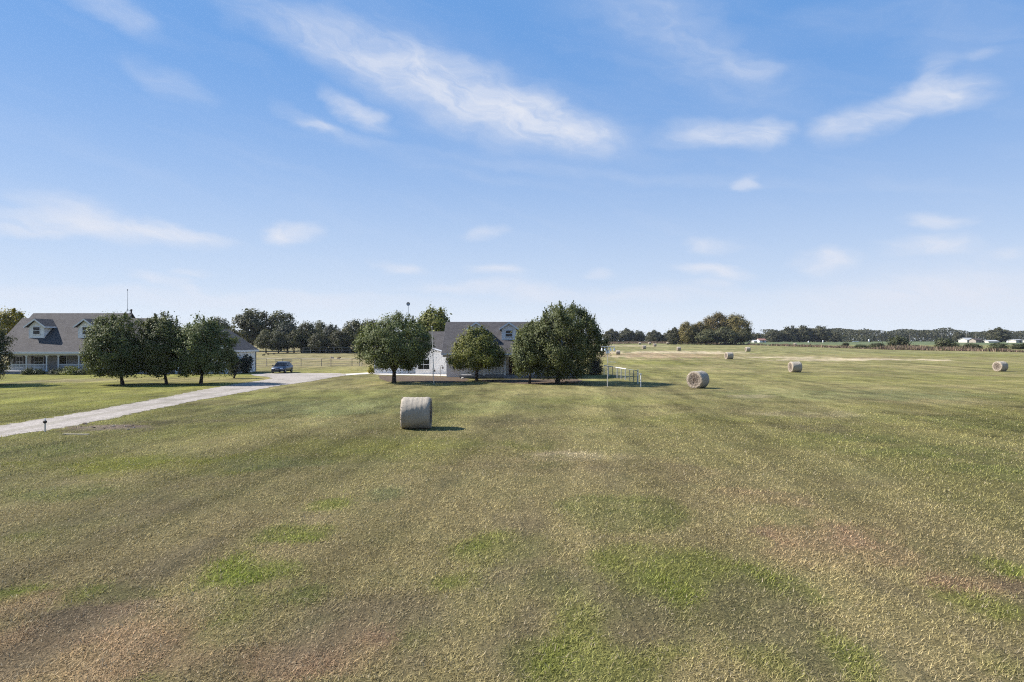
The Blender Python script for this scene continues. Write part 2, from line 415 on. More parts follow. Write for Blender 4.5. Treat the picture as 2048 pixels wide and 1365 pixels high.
def field(x, y):
    x = np.asarray(x, float); y = np.asarray(y, float)
    u = x - .10 * y
    big = .6 * fbm(x / 11, y / 16, 3) + .4 * fbm(u / 4, y / 30, 31); mid = .55 * fbm(u / 1.7, y / 8, 21) + .45 * fbm(x / 2.2, y / 2.6, 22); sm = .5 * fbm(u / .45, y / 2.5, 40) + .5 * fbm(x / .6, y / .7, 41)
    tuf = fbm(x / .9, y / 1.1, 71, 3)
    def mixc(a, b, t): return a + (b - a) * t[..., None]
    d = np.hypot(x, np.maximum(y, 0))
    near = 1 - sst(9, 30, d)
    g = sst(.36, .64, big * .55 + mid * .45 + .02 - .10 * near + .05 * sst(8, -12, x))
    base = mixc(C['straw'][None] * np.ones(x.shape + (3,)), C['olive'], g)
    base = mixc(base, C['brown'], .55 * near * sst(.42, .60, fbm(x / 5, y / 5, 77)))
    base = mixc(base, C['lawn'], sst(.52, .70, fbm(x / 22, y / 16, 99)) * .45 * sst(18, 45, d))
    far = sst(110, 240, y)
    st = fbm(x / 55 + y / 30, y / 5, 63)
    base = mixc(base, np.array((.215, .195, .088)) * .84, far * .75)
    base = mixc(base, np.array((.135, .150, .058)) * .84, far * sst(.45, .62, st) * .6)
    band = fbm(x / 26 + 5, y / 3.2, 61)
    base = mixc(base, C['olive'] * .9, sst(.52, .66, band) * .4 * sst(40, 90, y))
    base = mixc(base, C['straw'] * 1.12, sst(.48, .34, band) * .35 * sst(40, 90, y))
    # pale green lawn on the house side of the drive, far green pasture on the right
    lawn = sst(1.0, 5.0, drive_x(y) - x) * sst(20, 30, y) * (1 - sst(84, 92, y))
    base = mixc(base, C['lawn'] * (.82 + .4 * mid[..., None]), lawn * .8)
    under = np.exp(-(((x + 33) / 16) ** 2)) * sst(68, 72, y) * (1 - sst(78, 82, y))
    base = mixc(base, np.array((.24, .185, .095)) * .84, under * .55)
    past = sst(330, 390, y + .04 * x) * sst(60, 180, x)
    base = mixc(base, np.array((.105, .135, .070)) * .84, past * .85)
    leftp = sst(-8, -20, x) * sst(100, 118, y)
    base = mixc(base, np.array((.235, .185, .105)) * .84, leftp * (.35 + .4 * sst(.4, .6, fbm(x / 18, y / 6, 5))))
    for cx, cy, a, b, c, s in PATCHES:
        e = np.sqrt(((x - cx) / a) ** 2 + ((y - cy) / b) ** 2)
        sel = e < 2.2
        if not sel.any(): continue
        k = sst(1.12, .62, e[sel] + (sm[sel] - .5) * 1.5 + (mid[sel] - .5) * 2.8 - .12) * min(1, s * 1.15) * (.62 + .55 * sst(.35, .6, tuf[sel]))
        base[sel] = base[sel] + (c - base[sel]) * k[:, None]
    rows = fbm(u / .8, y / 40, 55, 3)
    mot = fbm(x / 1.3 + y / 7, y / 3.4, 81, 4); mot2 = fbm(u / 2.4, y / 14, 83, 4)
    k = sst(18, 45, d)
    strip = .6 * fbm(u / 1.1, y / 200, 57, 1) + .4 * fbm(u / .55, y / 200, 59, 1); bare = fbm(u / 1.3, y / 3.5, 58, 3)
    base = mixc(base, (C['earth'] * .5 + C['brown'] * .5) * .95, .6 * near * sst(.44, .30, bare))
    base = base * (.44 + .34 * sm + .44 * rows + .40 * strip)[..., None]
    tus = fbm(x / 1.2, y / 1.7, 88, 3); base = base * (1 - .30 * k * sst(.42, .28, tus))[..., None] * (1 + k * (.75 * (mot - .5) + .55 * (mot2 - .5)))[..., None]
    return base

def axis_steps(segs):
    out = [segs[0][0]]
    for a, b, h0, h1 in segs:
        v = a; 
        while v < b - 1e-6:
            t = (v - a) / (b - a); h = h0 * (h1 / h0) ** t
            v = min(v + h, b)
            if b - v < h * .3: v = b
            out.append(v)
    return out

ys = np.array(axis_steps([(-80, 4, 10, 1.5), (4, 30, .2, .25), (30, 60, .25, .45), (60, 118, .45, .8), (118, 420, .9, 7), (420, 2600, 8, 300)]))
xp = axis_steps([(0, 22, .3, .3), (22, 80, .35, 1.1), (80, 500, 1.3, 16), (500, 2600, 20, 300)])
xs = np.array([-v for v in xp[:0:-1]] + xp)
gx, gy = np.meshgrid(xs, ys)
gv = np.stack([gx.ravel(), gy.ravel(), gz(gy.ravel())], 1)
ny, nx = gx.shape
me = bpy.data.meshes.new('ground')
idx = np.arange(nx * ny).reshape(ny, nx)
quads = np.stack([idx[:-1, :-1], idx[:-1, 1:], idx[1:, 1:], idx[1:, :-1]], -1).reshape(-1, 4)
me.vertices.add(len(gv)); me.vertices.foreach_set('co', gv.astype(np.float32).ravel())
me.loops.add(quads.size); me.loops.foreach_set('vertex_index', quads.astype(np.int32).ravel())
me.polygons.add(len(quads)); me.polygons.foreach_set('loop_start', np.arange(0, quads.size, 4, dtype=np.int32))
at = me.attributes.new('hue', 'FLOAT_COLOR', 'POINT')
cc = np.ones((len(gv), 4), np.float32); cc[:, :3] = field(gv[:, 0], gv[:, 1]) * (1 - .42 * (1 - sst(22, 62, gv[:, 1])) * sst(4, 6, gv[:, 1]))[:, None]; at.data.foreach_set('color', cc.ravel())  # near ground painted darker: dark soil plus shade between the blades
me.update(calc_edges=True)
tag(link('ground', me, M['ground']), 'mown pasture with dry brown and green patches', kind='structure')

def sheet(name, poly, z, mat, label, jit=.12, step=.6):
    pts = []
    for i in range(len(poly)):
        a = Vector(poly[i]); b = Vector(poly[(i + 1) % len(poly)]); n = max(1, int((b - a).length / step))
        for k in range(n):
            p = a.lerp(b, k / n); j = jit * min(1, 30 / max(p.y, 1) + .4)
            pts.append((p.x + random.uniform(-j, j), p.y + random.uniform(-j, j), z))
    me = bpy.data.meshes.new(name)
    tri = tessellate_polygon([[Vector(p) for p in pts]])
    me.from_pydata(pts, [], [tuple(t) for t in tri])
    bm = bmesh.new(); bm.from_mesh(me)
    for f in bm.faces:
        f.normal_update()
        if f.normal.z < 0: f.normal_flip()
    bm.to_mesh(me); bm.free()
    return tag(link(name, me, mat), label, kind='structure')

sheet('driveway', DRIVE, .012, M['gravel'], 'pale crushed stone drive curving up to the houses', .22, .3)
sheet('walkway', WALK, .020, M['concrete'], 'thin pale concrete walk along the white wing', .02)
sheet('mulch_bed', BED1, .008, M['mulch'], 'brown mulch bed under the round tree', .2)
sheet('mulch_bed', BED2, .008, M['mulch'], 'reddish mulch bed in front of the porch', .2)

# grass blades: dense near the viewpoint, sparser with distance
rng = np.random.default_rng(5)
def make_grass(n):
    u = rng.random(n)
    d0, d1 = 5.5, 125.0
    y = d0 * (d1 / d0) ** u
    half = .78 * y + 9
    x = (rng.random(n) * 2 - 1) * half
    keep = ~inside(x + rng.normal(size=n) * .14, y + rng.normal(size=n) * .14, DRIVE) & ~inside(x, y, WALK) & ~inside(x, y, BED1) & ~inside(x, y, BED2)
    keep &= ~((y > 76.5) & (x > -19) & (x < 8.5)) & ~((y > 85) & (x < -34))
    keep &= rng.random(n) < (.12 + 1.35 * fbm(x / .30, y / .34, 8, 2) ** 1.2) * (1 - .97 * sst(34, 122, y))
    x = x[keep]; y = y[keep]; n = len(x)
    keep = rng.random(n) < .55 + .6 * sst(.30, .50, fbm((x - .10 * y) / 1.3, y / 3.5, 58, 3)); x = x[keep]; y = y[keep]; n = len(x)
    jit = .03 + .009 * y
    c = field(x + rng.normal(size=n) * jit, y + rng.normal(size=n) * jit * 1.6)
    lush = np.clip((c[:, 1] / c[:, 0] - .85) / .7, 0, 1)
    sc = (y / 8.0)
    w = .0043 * np.minimum(sc, 4.5) ** .8 * (.6 + .8 * rng.random(n))
    clump = fbm(x / .5, y / .5, 15, 2)
    L = (.026 + .060 * rng.random(n)) * (.45 + .8 * clump + .5 * fbm((x - .10 * y) / .8, y / 40, 55, 3)) * (1 + 1.1 * lush) * (1 - .4 * sst(25, 80, y))
    az = rng.random(n) * 2 * np.pi
    tilt = np.clip(rng.normal(1.12, .34, n) - .35 * lush + .25 * sst(20, 60, y), .15, 1.54)
    dx = np.cos(az) * np.sin(tilt); dy = np.sin(az) * np.sin(tilt); dz = np.cos(tilt)
    px, py = -np.sin(az), np.cos(az)
    z0 = gz(y) + .012 * rng.random(n)
    v = np.empty((n, 3, 3))
    v[:, 0] = np.stack([x - px * w, y - py * w, z0], 1)
    v[:, 1] = np.stack([x + px * w, y + py * w, z0], 1)
    v[:, 2] = np.stack([x + dx * L, y + dy * L, z0 + dz * L], 1)
    k = .46 + 1.02 * rng.random(n) ** 1.2
    c = c * k[:, None] * 1.74
    pale = rng.random(n) < .06
    c[pale] = np.array((.42, .35, .23)) * (.7 + .5 * rng.random(pale.sum()))[:, None]
    return v.reshape(-1, 3), c
gv2, gc2 = make_grass(2000000)
tag(link('grass', fast_mesh('grass', gv2, 3, col=gc2), M['blade']), 'short mown grass and dry stubble covering the pasture', 'grass', kind='stuff')

# ------------------------------------------------------------------ trees
def leaf_quads(pos, nrm, size, r, ratio=.6):
    n = len(pos)
    a = r.normal(size=(n, 3)); a -= nrm * (a * nrm).sum(1, keepdims=True); a /= np.linalg.norm(a, axis=1, keepdims=True) + 1e-9
    b = np.cross(nrm, a)
    s = size[:, None]
    v = np.stack([pos - a * s, pos + b * s * ratio, pos + a * s, pos - b * s * ratio], 1)
    return v.reshape(-1, 3)

def crown(seed, w, z0, z1, n_clump, per, leaf, cr, lump=.2, spikes=0, flat=.15, sharp=1.0, depth=None, core=.25, drop=.0):
    """leaf clusters spread through an egg-shaped volume with an uneven outline"""
    r = np.random.default_rng(seed)
    hw = w / 2; hd = (depth or w) / 2; h = z1 - z0
    t = r.random(n_clump * 3)
    tp = flat + (1 - flat) * t
    prof = np.sqrt(np.clip(1 - np.abs(2 * tp - 1) ** (1.6 + .5 * sharp), 0, 1)) 
    if sharp < .5: prof = np.minimum(1, (t + .03) / .2) ** .55 * (1 - t) ** .58 * 1.25
    keep = r.random(len(t)) < prof ** 1.2 + .05
    t = t[keep][:n_clump]; prof = prof[keep][:n_clump]; n = len(t)
    ph = r.random(n) * 2 * np.pi
    lm = 1 + lump * (fbm(ph * 1.3 + seed, t * 3.1, seed, 3) * 2 - 1) + lump * .6 * (vnoise(ph * 3 + 9, t * 7, seed + 5) * 2 - 1)
    rho = np.where(r.random(n) < core, r.random(n) ** .5 * .7, .72 + .28 * r.random(n) ** .7)
    hz = z0 + h * t * (1 + .10 * (vnoise(ph * 1.7, t * 2, seed + 3) - .5) * 2)
    cpos = np.stack([np.cos(ph) * hw * prof * rho * lm, np.sin(ph) * hd * prof * rho * lm, hz], 1)
    ctr = np.array([0, 0, z0 + h * .42])
    out = cpos - ctr; out /= np.linalg.norm(out, axis=1, keepdims=True) + 1e-9
    ct = r.random(n)
    k = np.repeat(np.arange(n), per)
    off = r.normal(size=(n * per, 3)) * cr * np.array([1, 1, .8]) * (.6 + .7 * ct[k])[:, None]
    pos = cpos[k] + off
    pos[:, 2] -= drop * np.abs(off[:, 0])
    nr = out[k] * .75 + off / (cr + 1e-6) * .35 + np.array([0, 0, .25]) + r.normal(size=pos.shape) * .48
    tint = ct[k] * .55 + r.random(len(k)) * .45
    if spikes:
        q = np.where(t > .45)[0]
        q = r.choice(q, spikes)
        m = 30
        kk = np.repeat(q, m); along = np.tile(np.linspace(0, 1, m), spikes)
        ln = np.repeat(.35 + .65 * r.random(spikes), m) * h * .095
        dirs = out[q] * .35 + np.array([0, 0, 1.0]) + r.normal(size=(spikes, 3)) * .18; dirs /= np.linalg.norm(dirs, axis=1, keepdims=True)
        p2 = cpos[kk] / 1.0 + np.repeat(dirs, m, 0) * (along * ln * 1.3 + .1)[:, None] + r.normal(size=(spikes * m, 3)) * (.10 * (1.1 - along))[:, None]
        n2 = r.normal(size=p2.shape) + out[kk] * .5
        pos = np.concatenate([pos, p2]); nr = np.concatenate([nr, n2]); tint = np.concatenate([tint, .3 + .6 * r.random(len(p2))])
    q0, q1 = np.percentile(pos[:, 2], (1, 99.6)); pos[:, 2] = z0 + (pos[:, 2] - q0) * h / (q1 - q0)
    for ax, hh in ((0, hw), (1, hd)):
        a0, a1 = np.percentile(pos[:, ax], (.15, 99.85)); pos[:, ax] = (pos[:, ax] - (a0 + a1) / 2) * 2 * hh / (a1 - a0)
    nr /= np.linalg.norm(nr, axis=1, keepdims=True) + 1e-9
    size = leaf * (.6 + .75 * r.random(len(pos)))
    return leaf_quads(pos, nr, size, r), tint

def trunk_mesh(seed, base_r, fork, z1, w, limbs=7, lean=0.0, multi=1, n=9):
    rr = random.Random(seed); mb = MB()
    for s in range(multi):
        ox = 0 if multi == 1 else rr.uniform(-.25, .25); oy = 0 if multi == 1 else rr.uniform(-.2, .2)
        tx = lean + (ox * 2.0 if multi > 1 else 0)
        top = (tx * .6 + ox, oy, fork)
        mb.tube([(ox, oy, -.25), (ox, oy, .12), (ox + tx * .3, oy, fork * .55), top], [base_r * 1.5, base_r * 1.12, base_r * .92, base_r * .8], n)
        for i in range(limbs):
            a = 2 * math.pi * (i + rr.random() * .6) / limbs
            e = rr.uniform(.25, .62) * w / 2
            zt = fork + (z1 - fork) * rr.uniform(.45, .9)
            b = (top[0], top[1], fork * rr.uniform(.86, 1.0))
            midp = (b[0] + math.cos(a) * e * .5, b[1] + math.sin(a) * e * .5, fork + (zt - fork) * .38)
            mb.tube([b, midp, (b[0] + math.cos(a) * e, b[1] + math.sin(a) * e, zt)], [base_r * .55, base_r * .36, base_r * .08], 6)
        mb.tube([top, (top[0] * 1.1, top[1], (fork + z1) / 2), (top[0], top[1], z1 * .92)], [base_r * .7, base_r * .4, .02], 6)
    return mb

def tree(name, label, x, y, w, z0, z1, seed, leafm='leaf_pear', clumps=260, per=46, leaf=.14, cr=.34, base_r=.17, fork=None, group=None, cat='tree', off=0.0, barkm='bark', limbs=7, multi=1, **kw):
    g0 = float(gz(y))
    o = thing(name, label, cat, (x, y, g0), 0, group)
    fk = fork if fork is not None else max(.5, z0 * .95)
    trunk_mesh(seed, base_r, fk, z1, w, limbs, off * .6, multi).build('trunk', M[barkm], o, smooth=True)
    v, t = crown(seed, w, z0, z1, clumps, per, leaf, cr, **kw)
    v[:, 0] += off
    link('crown', fast_mesh('crown', v, 4, tint=t), M[leafm], o)
    return o

YG = 'ornamental pear trees in the front yards'
# name, base px, base py, crown left/right px, top py, bottom py
def yard(label, bx, by, l, r_, top, bot, seed, **kw):
    kw['per'] = int(kw['per'] * 2.3); kw.setdefault('leaf', .088); kw.setdefault('cr', .30)
    x, d = P(bx, by)
    w = (r_ - l) / F * d; off = ((l + r_) / 2 - bx) / F * d
    return tree('pear_tree', label, x, d, w, Z(bot, d), Z(top, d), seed, group=YG, off=off, **kw)

yard('broad round dark green tree with a forked trunk beside the white wing', 788, 766, 712, 866, 629, 736, 1, clumps=330, per=50, spikes=60, base_r=.22, fork=1.15, lump=.12, flat=.06)
yard('smaller brighter green tree with a pointed top in front of the porch', 953, 762, 896, 1013, 655, 737, 2, leafm='leaf_light', clumps=230, per=46, spikes=60, base_r=.18, fork=1.2, flat=.2, sharp=.2)
yard('slim dark tree with a thin reddish trunk crowding the tallest tree', 1059, 768, 1022, 1104, 650, 748, 3, clumps=190, per=46, spikes=40, base_r=.13, fork=1.0, flat=.1)
yard('tallest and widest dark tree with spiky top at the right of the porch', 1115, 767, 1036, 1214, 612, 752, 4, clumps=430, per=50, spikes=190, base_r=.24, fork=1.1, lump=.26, flat=.0)
yard('large round tree covering the right half of the long porch', 245, 770, 173, 301, 631, 750, 5, clumps=330, per=48, spikes=90, base_r=.17, fork=.9, flat=.12)
yard('middle tree of the three beside the drive, half hidden by its neighbours', 333, 769, 282, 366, 630, 748, 6, clumps=230, per=48, spikes=60, base_r=.15, fork=1.0, flat=.12)
yard('rightmost of the three trees in front of the grey garage roof', 402, 768, 348, 468, 638, 748, 7, clumps=310, per=48, spikes=80, base_r=.17, fork=1.0, flat=.12)
yard('dark tree cut off by the left edge beside the porch railing', -45, 771, -130, 12, 640, 752, 8, clumps=300, per=46, spikes=60, base_r=.17, fork=1.0, flat=.12, leafm='leaf_oak')

def at_tree(name, label, px, top, bot, d, wpx, seed, **kw):
    kw.setdefault('group', None)
    g0 = float(gz(d))
    return tree(name, label, X(px, d), d, wpx / F * d, Z(bot, d) - g0, Z(top, d) - g0, seed, **kw)

at_tree('small_tree', 'thin multi stemmed grey green young tree at the garage corner', 465, 703, 750, 78, 30, 20, leafm='leaf_grey', clumps=60, per=26, leaf=.10, cr=.26, base_r=.05, fork=.7, multi=3, limbs=4, spikes=14, flat=.05)
at_tree('garage_shrub', 'dark blue green shrub against the white garage side wall', 493, 709, 746, 90, 30, 21, cat='shrub', leafm='leaf_grey', clumps=60, per=30, leaf=.11, cr=.28, base_r=.05, fork=.4, multi=3, limbs=3, spikes=20, flat=.2)
at_tree('backyard_tree', 'leafy tree rising behind the white wing beside the grey roof', 872, 617, 690, 112, 78, 22, leafm='leaf_light', clumps=200, per=40, leaf=.20, cr=.5, base_r=.25, fork=3.0, lump=.3, spikes=40)
at_tree('yellow_tree', 'yellowing tree with thin bare top twigs behind the left house', 20, 618, 672, 112, 62, 23, leafm='leaf_yellow', clumps=110, per=34, leaf=.16, cr=.45, base_r=.2, fork=2.5, lump=.35, spikes=46)
at_tree('domed_shrub', 'domed brownish shrub at the head of the white rail fence', 1191, 714, 751, 86, 36, 24, cat='shrub', leafm='leaf_brown', clumps=90, per=34, leaf=.10, cr=.26, base_r=.06, fork=.3, multi=3, limbs=3, flat=.35)
at_tree('yellow_shrub', 'small yellow green shrub at the near corner of the white wing', 742, 731, 748, 88, 15, 25, cat='shrub', leafm='leaf_yellow', clumps=30, per=26, leaf=.07, cr=.16, base_r=.03, fork=.2, multi=2, limbs=3, flat=.4)

# porch shrubs
PS = 'shrubs along the long porch'
for k, (px, top, wpx, d, lm, lab) in enumerate([
    (58, 736, 24, 86.4, 'leaf_bush', 'pale topped shrub below the porch railing of the left house'),
    (76, 738, 22, 86.6, 'leaf_bush', 'dark low shrub beside the tall porch post'),
    (106, 739, 18, 86.4, 'leaf_grey', 'small greyish shrub right of the tall porch post'),
    (122, 736, 24, 86.2, 'leaf_bush', 'dark shrub below the front door of the left house'),
    (142, 733, 34, 86.0, 'leaf_light', 'brightest green shrub of the bed under the long porch'),
    (165, 738, 30, 86.2, 'leaf_bush', 'shrub partly hidden by the large round tree')]):
    at_tree('porch_shrub', lab, px, top, 754, d, wpx * 1.25, 40 + k, cat='shrub', group=PS, leafm=lm, clumps=46, per=30, leaf=.085, cr=.2, base_r=.03, fork=.15, multi=2, limbs=3, flat=.35)

# trees behind the paddock: four kinds grown once each and copied
PROTO = {}
def proto(key, seed, leafm, w, h, z0, **kw):
    o = thing('paddock_tree', 'prototype', 'tree', (0, 0, 0))
    trunk_mesh(seed, kw.pop('base_r', .3), kw.pop('fork', z0 * 1.1), h, w, 8).build('trunk', M[kw.pop('barkm', 'bark')], o, smooth=True)
    v, t = crown(seed, w, z0, h, **kw)
    link('crown', fast_mesh('crown', v, 4, tint=t), M[leafm], o)
    PROTO[key] = [o, w, h, False]
proto('oak', 101, 'leaf_oak', 10, 8, 1.9, n_clump=150, per=34, leaf=.30, cr=.62, lump=.32, flat=.25)
proto('broad', 107, 'leaf_far', 11, 8.5, 1.4, n_clump=140, per=36, leaf=.30, cr=.7, lump=.42, flat=.3, fork=2.0)
proto('tall', 102, 'leaf_oak', 11, 13.5, 2.5, n_clump=170, per=34, leaf=.36, cr=.75, lump=.42, flat=.15, fork=3.2)
proto('pale', 103, 'leaf_grey', 9, 8.5, 1.8, n_clump=130, per=34, leaf=.30, cr=.62, lump=.3, flat=.2, barkm='bark_pale')
proto('autumn', 104, 'leaf_autumn', 14, 17, 1.2, n_clump=190, per=80, leaf=.32, cr=1.0, lump=.46, flat=.2)
proto('far', 105, 'leaf_far', 12, 11, .6, n_clump=110, per=30, leaf=.55, cr=.95, lump=.36, flat=.25)
proto('scrub', 106, 'leaf_bush', 6, 4.2, .1, n_clump=80, per=30, leaf=.26, cr=.55, lump=.4, flat=.35)

def plant(key, label, px, top, wpx, d, name='tree', group=None, cat='tree'):
    o, w, h, used = PROTO[key]
    if used: o = copy_tree(o)
    PROTO[key][3] = True
    g0 = float(gz(d)); hh = Z(top, d) - g0
    o.name = name; o.location = (X(px, d), d, g0 - .05); o.rotation_euler = (0, 0, random.uniform(0, 6.28))
    s = wpx / F * d / w
    o.scale = (s * random.uniform(.9, 1.1), s * random.uniform(.9, 1.1), hh / h)
    tag(o, label, cat, group)
    return o
BG = 'trees behind the left paddock'
for key, px, top, wpx, d, lab in [
    ('tall', 505, 620, 84, 222, 'tallest billowing tree behind the garage roof'),
    ('tall', 562, 624, 66, 226, 'tall flat topped tree right of the tallest billowing one'),
    ('oak', 437, 636, 60, 232, 'tree top just showing right of the three yard trees'),
    ('pale', 575, 646, 56, 204, 'pale green tree with willowy crown in front of the tall pair'),
    ('oak', 532, 661, 46, 200, 'low rounded oak with grey trunks beside the garage roof end'),
    ('broad', 557, 664, 46, 199, 'small oak with a clear straight trunk in the open paddock gap'),
    ('oak', 588, 662, 44, 201, 'dark oak over the white gap in the tree row'),
    ('broad', 616, 645, 60, 206, 'dark wide oak at the left end of the wire fence'),
    ('tall', 641, 643, 34, 214, 'narrow upright tree with a ragged top'),
    ('pale', 664, 650, 44, 210, 'olive tinted tree with a yellowish top in the row'),
    ('broad', 640, 667, 48, 200, 'low dark tree tucked below the ragged topped one'),
    ('broad', 682, 661, 50, 201, 'low dark tree left of the big dark one by the round tree'),
    ('oak', 708, 641, 60, 204, 'big dark tree touching the round yard tree on its left'),
    ('broad', 745, 640, 60, 208, 'dark tree mostly hidden behind the round yard tree'),
    ('oak', 300, 650, 60, 215, 'tree hidden behind the three yard trees')]:
    plant(key, lab, px, top, wpx, d, 'paddock_tree', BG)
HG = 'low dark bushes along the paddock fence'
for k, (px, wpx, lab) in enumerate([(614, 32, 'leftmost dark bush along the wire fence'), (640, 34, 'second dark bush from the left along the wire fence'), (666, 30, 'third dark bush from the left along the wire fence'), (690, 34, 'fourth dark bush from the left along the wire fence'), (714, 34, 'dark bush along the wire fence next to the round yard tree')]):
    plant('scrub', lab, px, 693, wpx, 203 + k % 3, 'fence_bush', HG, 'bush')
RG = 'autumn trees beyond the hay field'
for key, px, top, wpx, d, lab in [
    ('autumn', 1434, 627, 62, 372, 'tallest golden green tree of the clump beyond the hay field'),
    ('autumn', 1472, 630, 58, 368, 'broad ragged tree at the right of the autumn clump'),
    ('autumn', 1402, 645, 50, 364, 'reddish brown tree at the middle of the autumn clump'),
    ('autumn', 1376, 645, 46, 362, 'rusty tree near the left of the autumn clump'),
    ('far', 1350, 656, 34, 366, 'low grey brown tree at the left end of the autumn clump'),
    ('oak', 1450, 655, 60, 358, 'low green tree under the tallest golden one'),
    ('oak', 1412, 660, 50, 356, 'rounded low green tree under the reddish brown one'),
    ('oak', 1488, 658, 34, 360, 'small dark tree at the right foot of the autumn clump')]:
    plant(key, lab, px, top, wpx, d, 'field_tree', RG)
FG = 'distant dark trees on the right'
for px, top, wpx, d, lab in [
    (1222, 659, 34, 520, 'distant grey tree next to the tallest yard tree'), (1253, 658, 40, 525, 'distant pale grey tree left of the gap in the far trees'),
    (1278, 662, 30, 530, 'distant lacy tree between two grey ones'), (1309, 661, 34, 520, 'distant rounded tree left of the autumn clump'), (1332, 667, 26, 520, 'small distant tree touching the autumn clump'),
    (1512, 666, 30, 640, 'low distant tree left of the red roofed barn'), (1548, 661, 40, 600, 'distant tree right of the red roofed barn'), (1579, 653, 34, 600, 'distant tree with a narrow top beside the two domed ones'),
    (1607, 652, 44, 600, 'left of the two domed distant trees'), (1642, 653, 44, 600, 'right of the two domed distant trees'), (1672, 664, 22, 610, 'small distant tree right of the domed pair'),
    (1998, 656, 44, 560, 'large distant tree above the white sheds'), (1916, 664, 22, 640, 'distant tree left of the white house')]:
    plant('far', lab, px, top, wpx, d, 'distant_tree', FG)
SG = 'scrub bushes on the field margin'
for px, top, wpx, d, lab in [
    (1798, 672, 52, 262, 'tallest scrub bush on the field margin with pale dead branch'), (1752, 686, 36, 258, 'low dark scrub left of the tallest scrub bush'), (1722, 689, 30, 262, 'small low scrub at the end of the brown weeds'),
    (1830, 690, 24, 258, 'small low scrub right of the tallest scrub bush'), (1893, 676, 50, 255, 'wide scrub bush below the white house'), (1944, 687, 40, 258, 'pale low scrub between the wide bush and the sheds'),
    (1996, 686, 40, 250, 'dark scrub bush above the nearest right bale'), (2040, 687, 40, 250, 'scrub bush at the right edge of the picture'), (1690, 685, 18, 275, 'tiny scrub bush standing in the brown weeds')]:
    plant('scrub', lab, px, top, wpx, d, 'scrub_bush', SG, 'bush')

# far woods: one mass along the skyline
def woods(name, label, x0, x1, d, hmin, hmax, n, leaf, seed, mat, depth=70):
    r = np.random.default_rng(seed)
    x = x0 + (x1 - x0) * r.random(n); y = d + depth * r.random(n)
    hh = hmin + (hmax - hmin) * np.clip(fbm(x / 34 + seed, y / 90, seed, 5) * 2.2 - .62, 0, 1)
    dome = np.abs(np.sin(x / 7.5 + 3 * vnoise(x / 30, y / 40, seed + 2))) ** .5
    hh = hh * (.86 + .14 * dome)
    z = gz(y) + hh * (1 - r.random(n) ** 2.2) 
    nr = r.normal(size=(n, 3)) * .6 + np.array([0, -.5, .6]); nr /= np.linalg.norm(nr, axis=1, keepdims=True)
    t = .6 * vnoise(x / 5, z / 3, seed + 4) + .4 * r.random(n)
    v = leaf_quads(np.stack([x, y, z], 1), nr, leaf * (.6 + .8 * r.random(n)), r, .7)
    return tag(link(name, fast_mesh(name, v, 4, tint=t), M[mat]), label, 'woods', kind='stuff')
woods('treeline', 'long low line of dark woods on the right skyline', 330, 900, 840, 7, 17, 48000, .95, 7, 'leaf_far')
woods('treeline', 'grey woods on the skyline behind the hay field', 40, 345, 640, 4, 9, 14000, .8, 8, 'leaf_far')
woods('treeline', 'far woods behind the left house and paddock', -420, 45, 420, 6, 13, 22000, .8, 9, 'leaf_far')
woods('treeline', 'woods far behind the left house', -900, -400, 500, 6, 13, 12000, .9, 10, 'leaf_far')

# brown weeds on the margin of the hay field
def weeds():
    r = np.random.default_rng(77); n = 70000
    line = [(1215, 688.6), (1300, 687.4), (1420, 688.6), (1500, 690.5), (1600, 694), (1680, 696.5), (1760, 699.5), (1850, 701.5), (1950, 703), (2060, 705.5), (2250, 711)]
    pts = [P(*q) for q in line]
    x = X(1215, 300) + (pts[-1][0] - X(1215, 300)) * r.random(n)
    yc = np.interp(x, [p[0] for p in pts], [p[1] for p in pts])
    y = yc + r.random(n) * (16 + 30 * fbm(x / 20, x * 0, 4, 3))
    keep = r.random(n) < fbm(x / 9, y / 9, 12, 3) * 1.3 - .05
    x = x[keep]; y = y[keep]; n = len(x)
    h = (.3 + .9 * r.random(n)) * (.25 + 1.9 * fbm(x / 7, y / 7, 31, 3) ** 1.6)
    a = r.random(n) * 2 * np.pi; w = .10 + .22 * r.random(n)
    z = gz(y)
    v = np.empty((n, 3, 3))
    v[:, 0] = np.stack([x - np.cos(a) * w, y - np.sin(a) * w, z], 1); v[:, 1] = np.stack([x + np.cos(a) * w, y + np.sin(a) * w, z], 1)
    v[:, 2] = np.stack([x + r.normal(size=n) * .2, y + r.normal(size=n) * .2, z + h], 1)
    cols = np.array([(.15, .10, .075), (.21, .145, .105), (.13, .12, .06), (.26, .20, .14)])[r.integers(0, 4, n)] * (.7 + .6 * r.random(n))[:, None]
    tag(link('weeds', fast_mesh('weeds', v.reshape(-1, 3), 3, col=cols), M['blade']), 'reddish brown weeds along the far margin of the hay field', 'weeds', kind='stuff')
weeds()

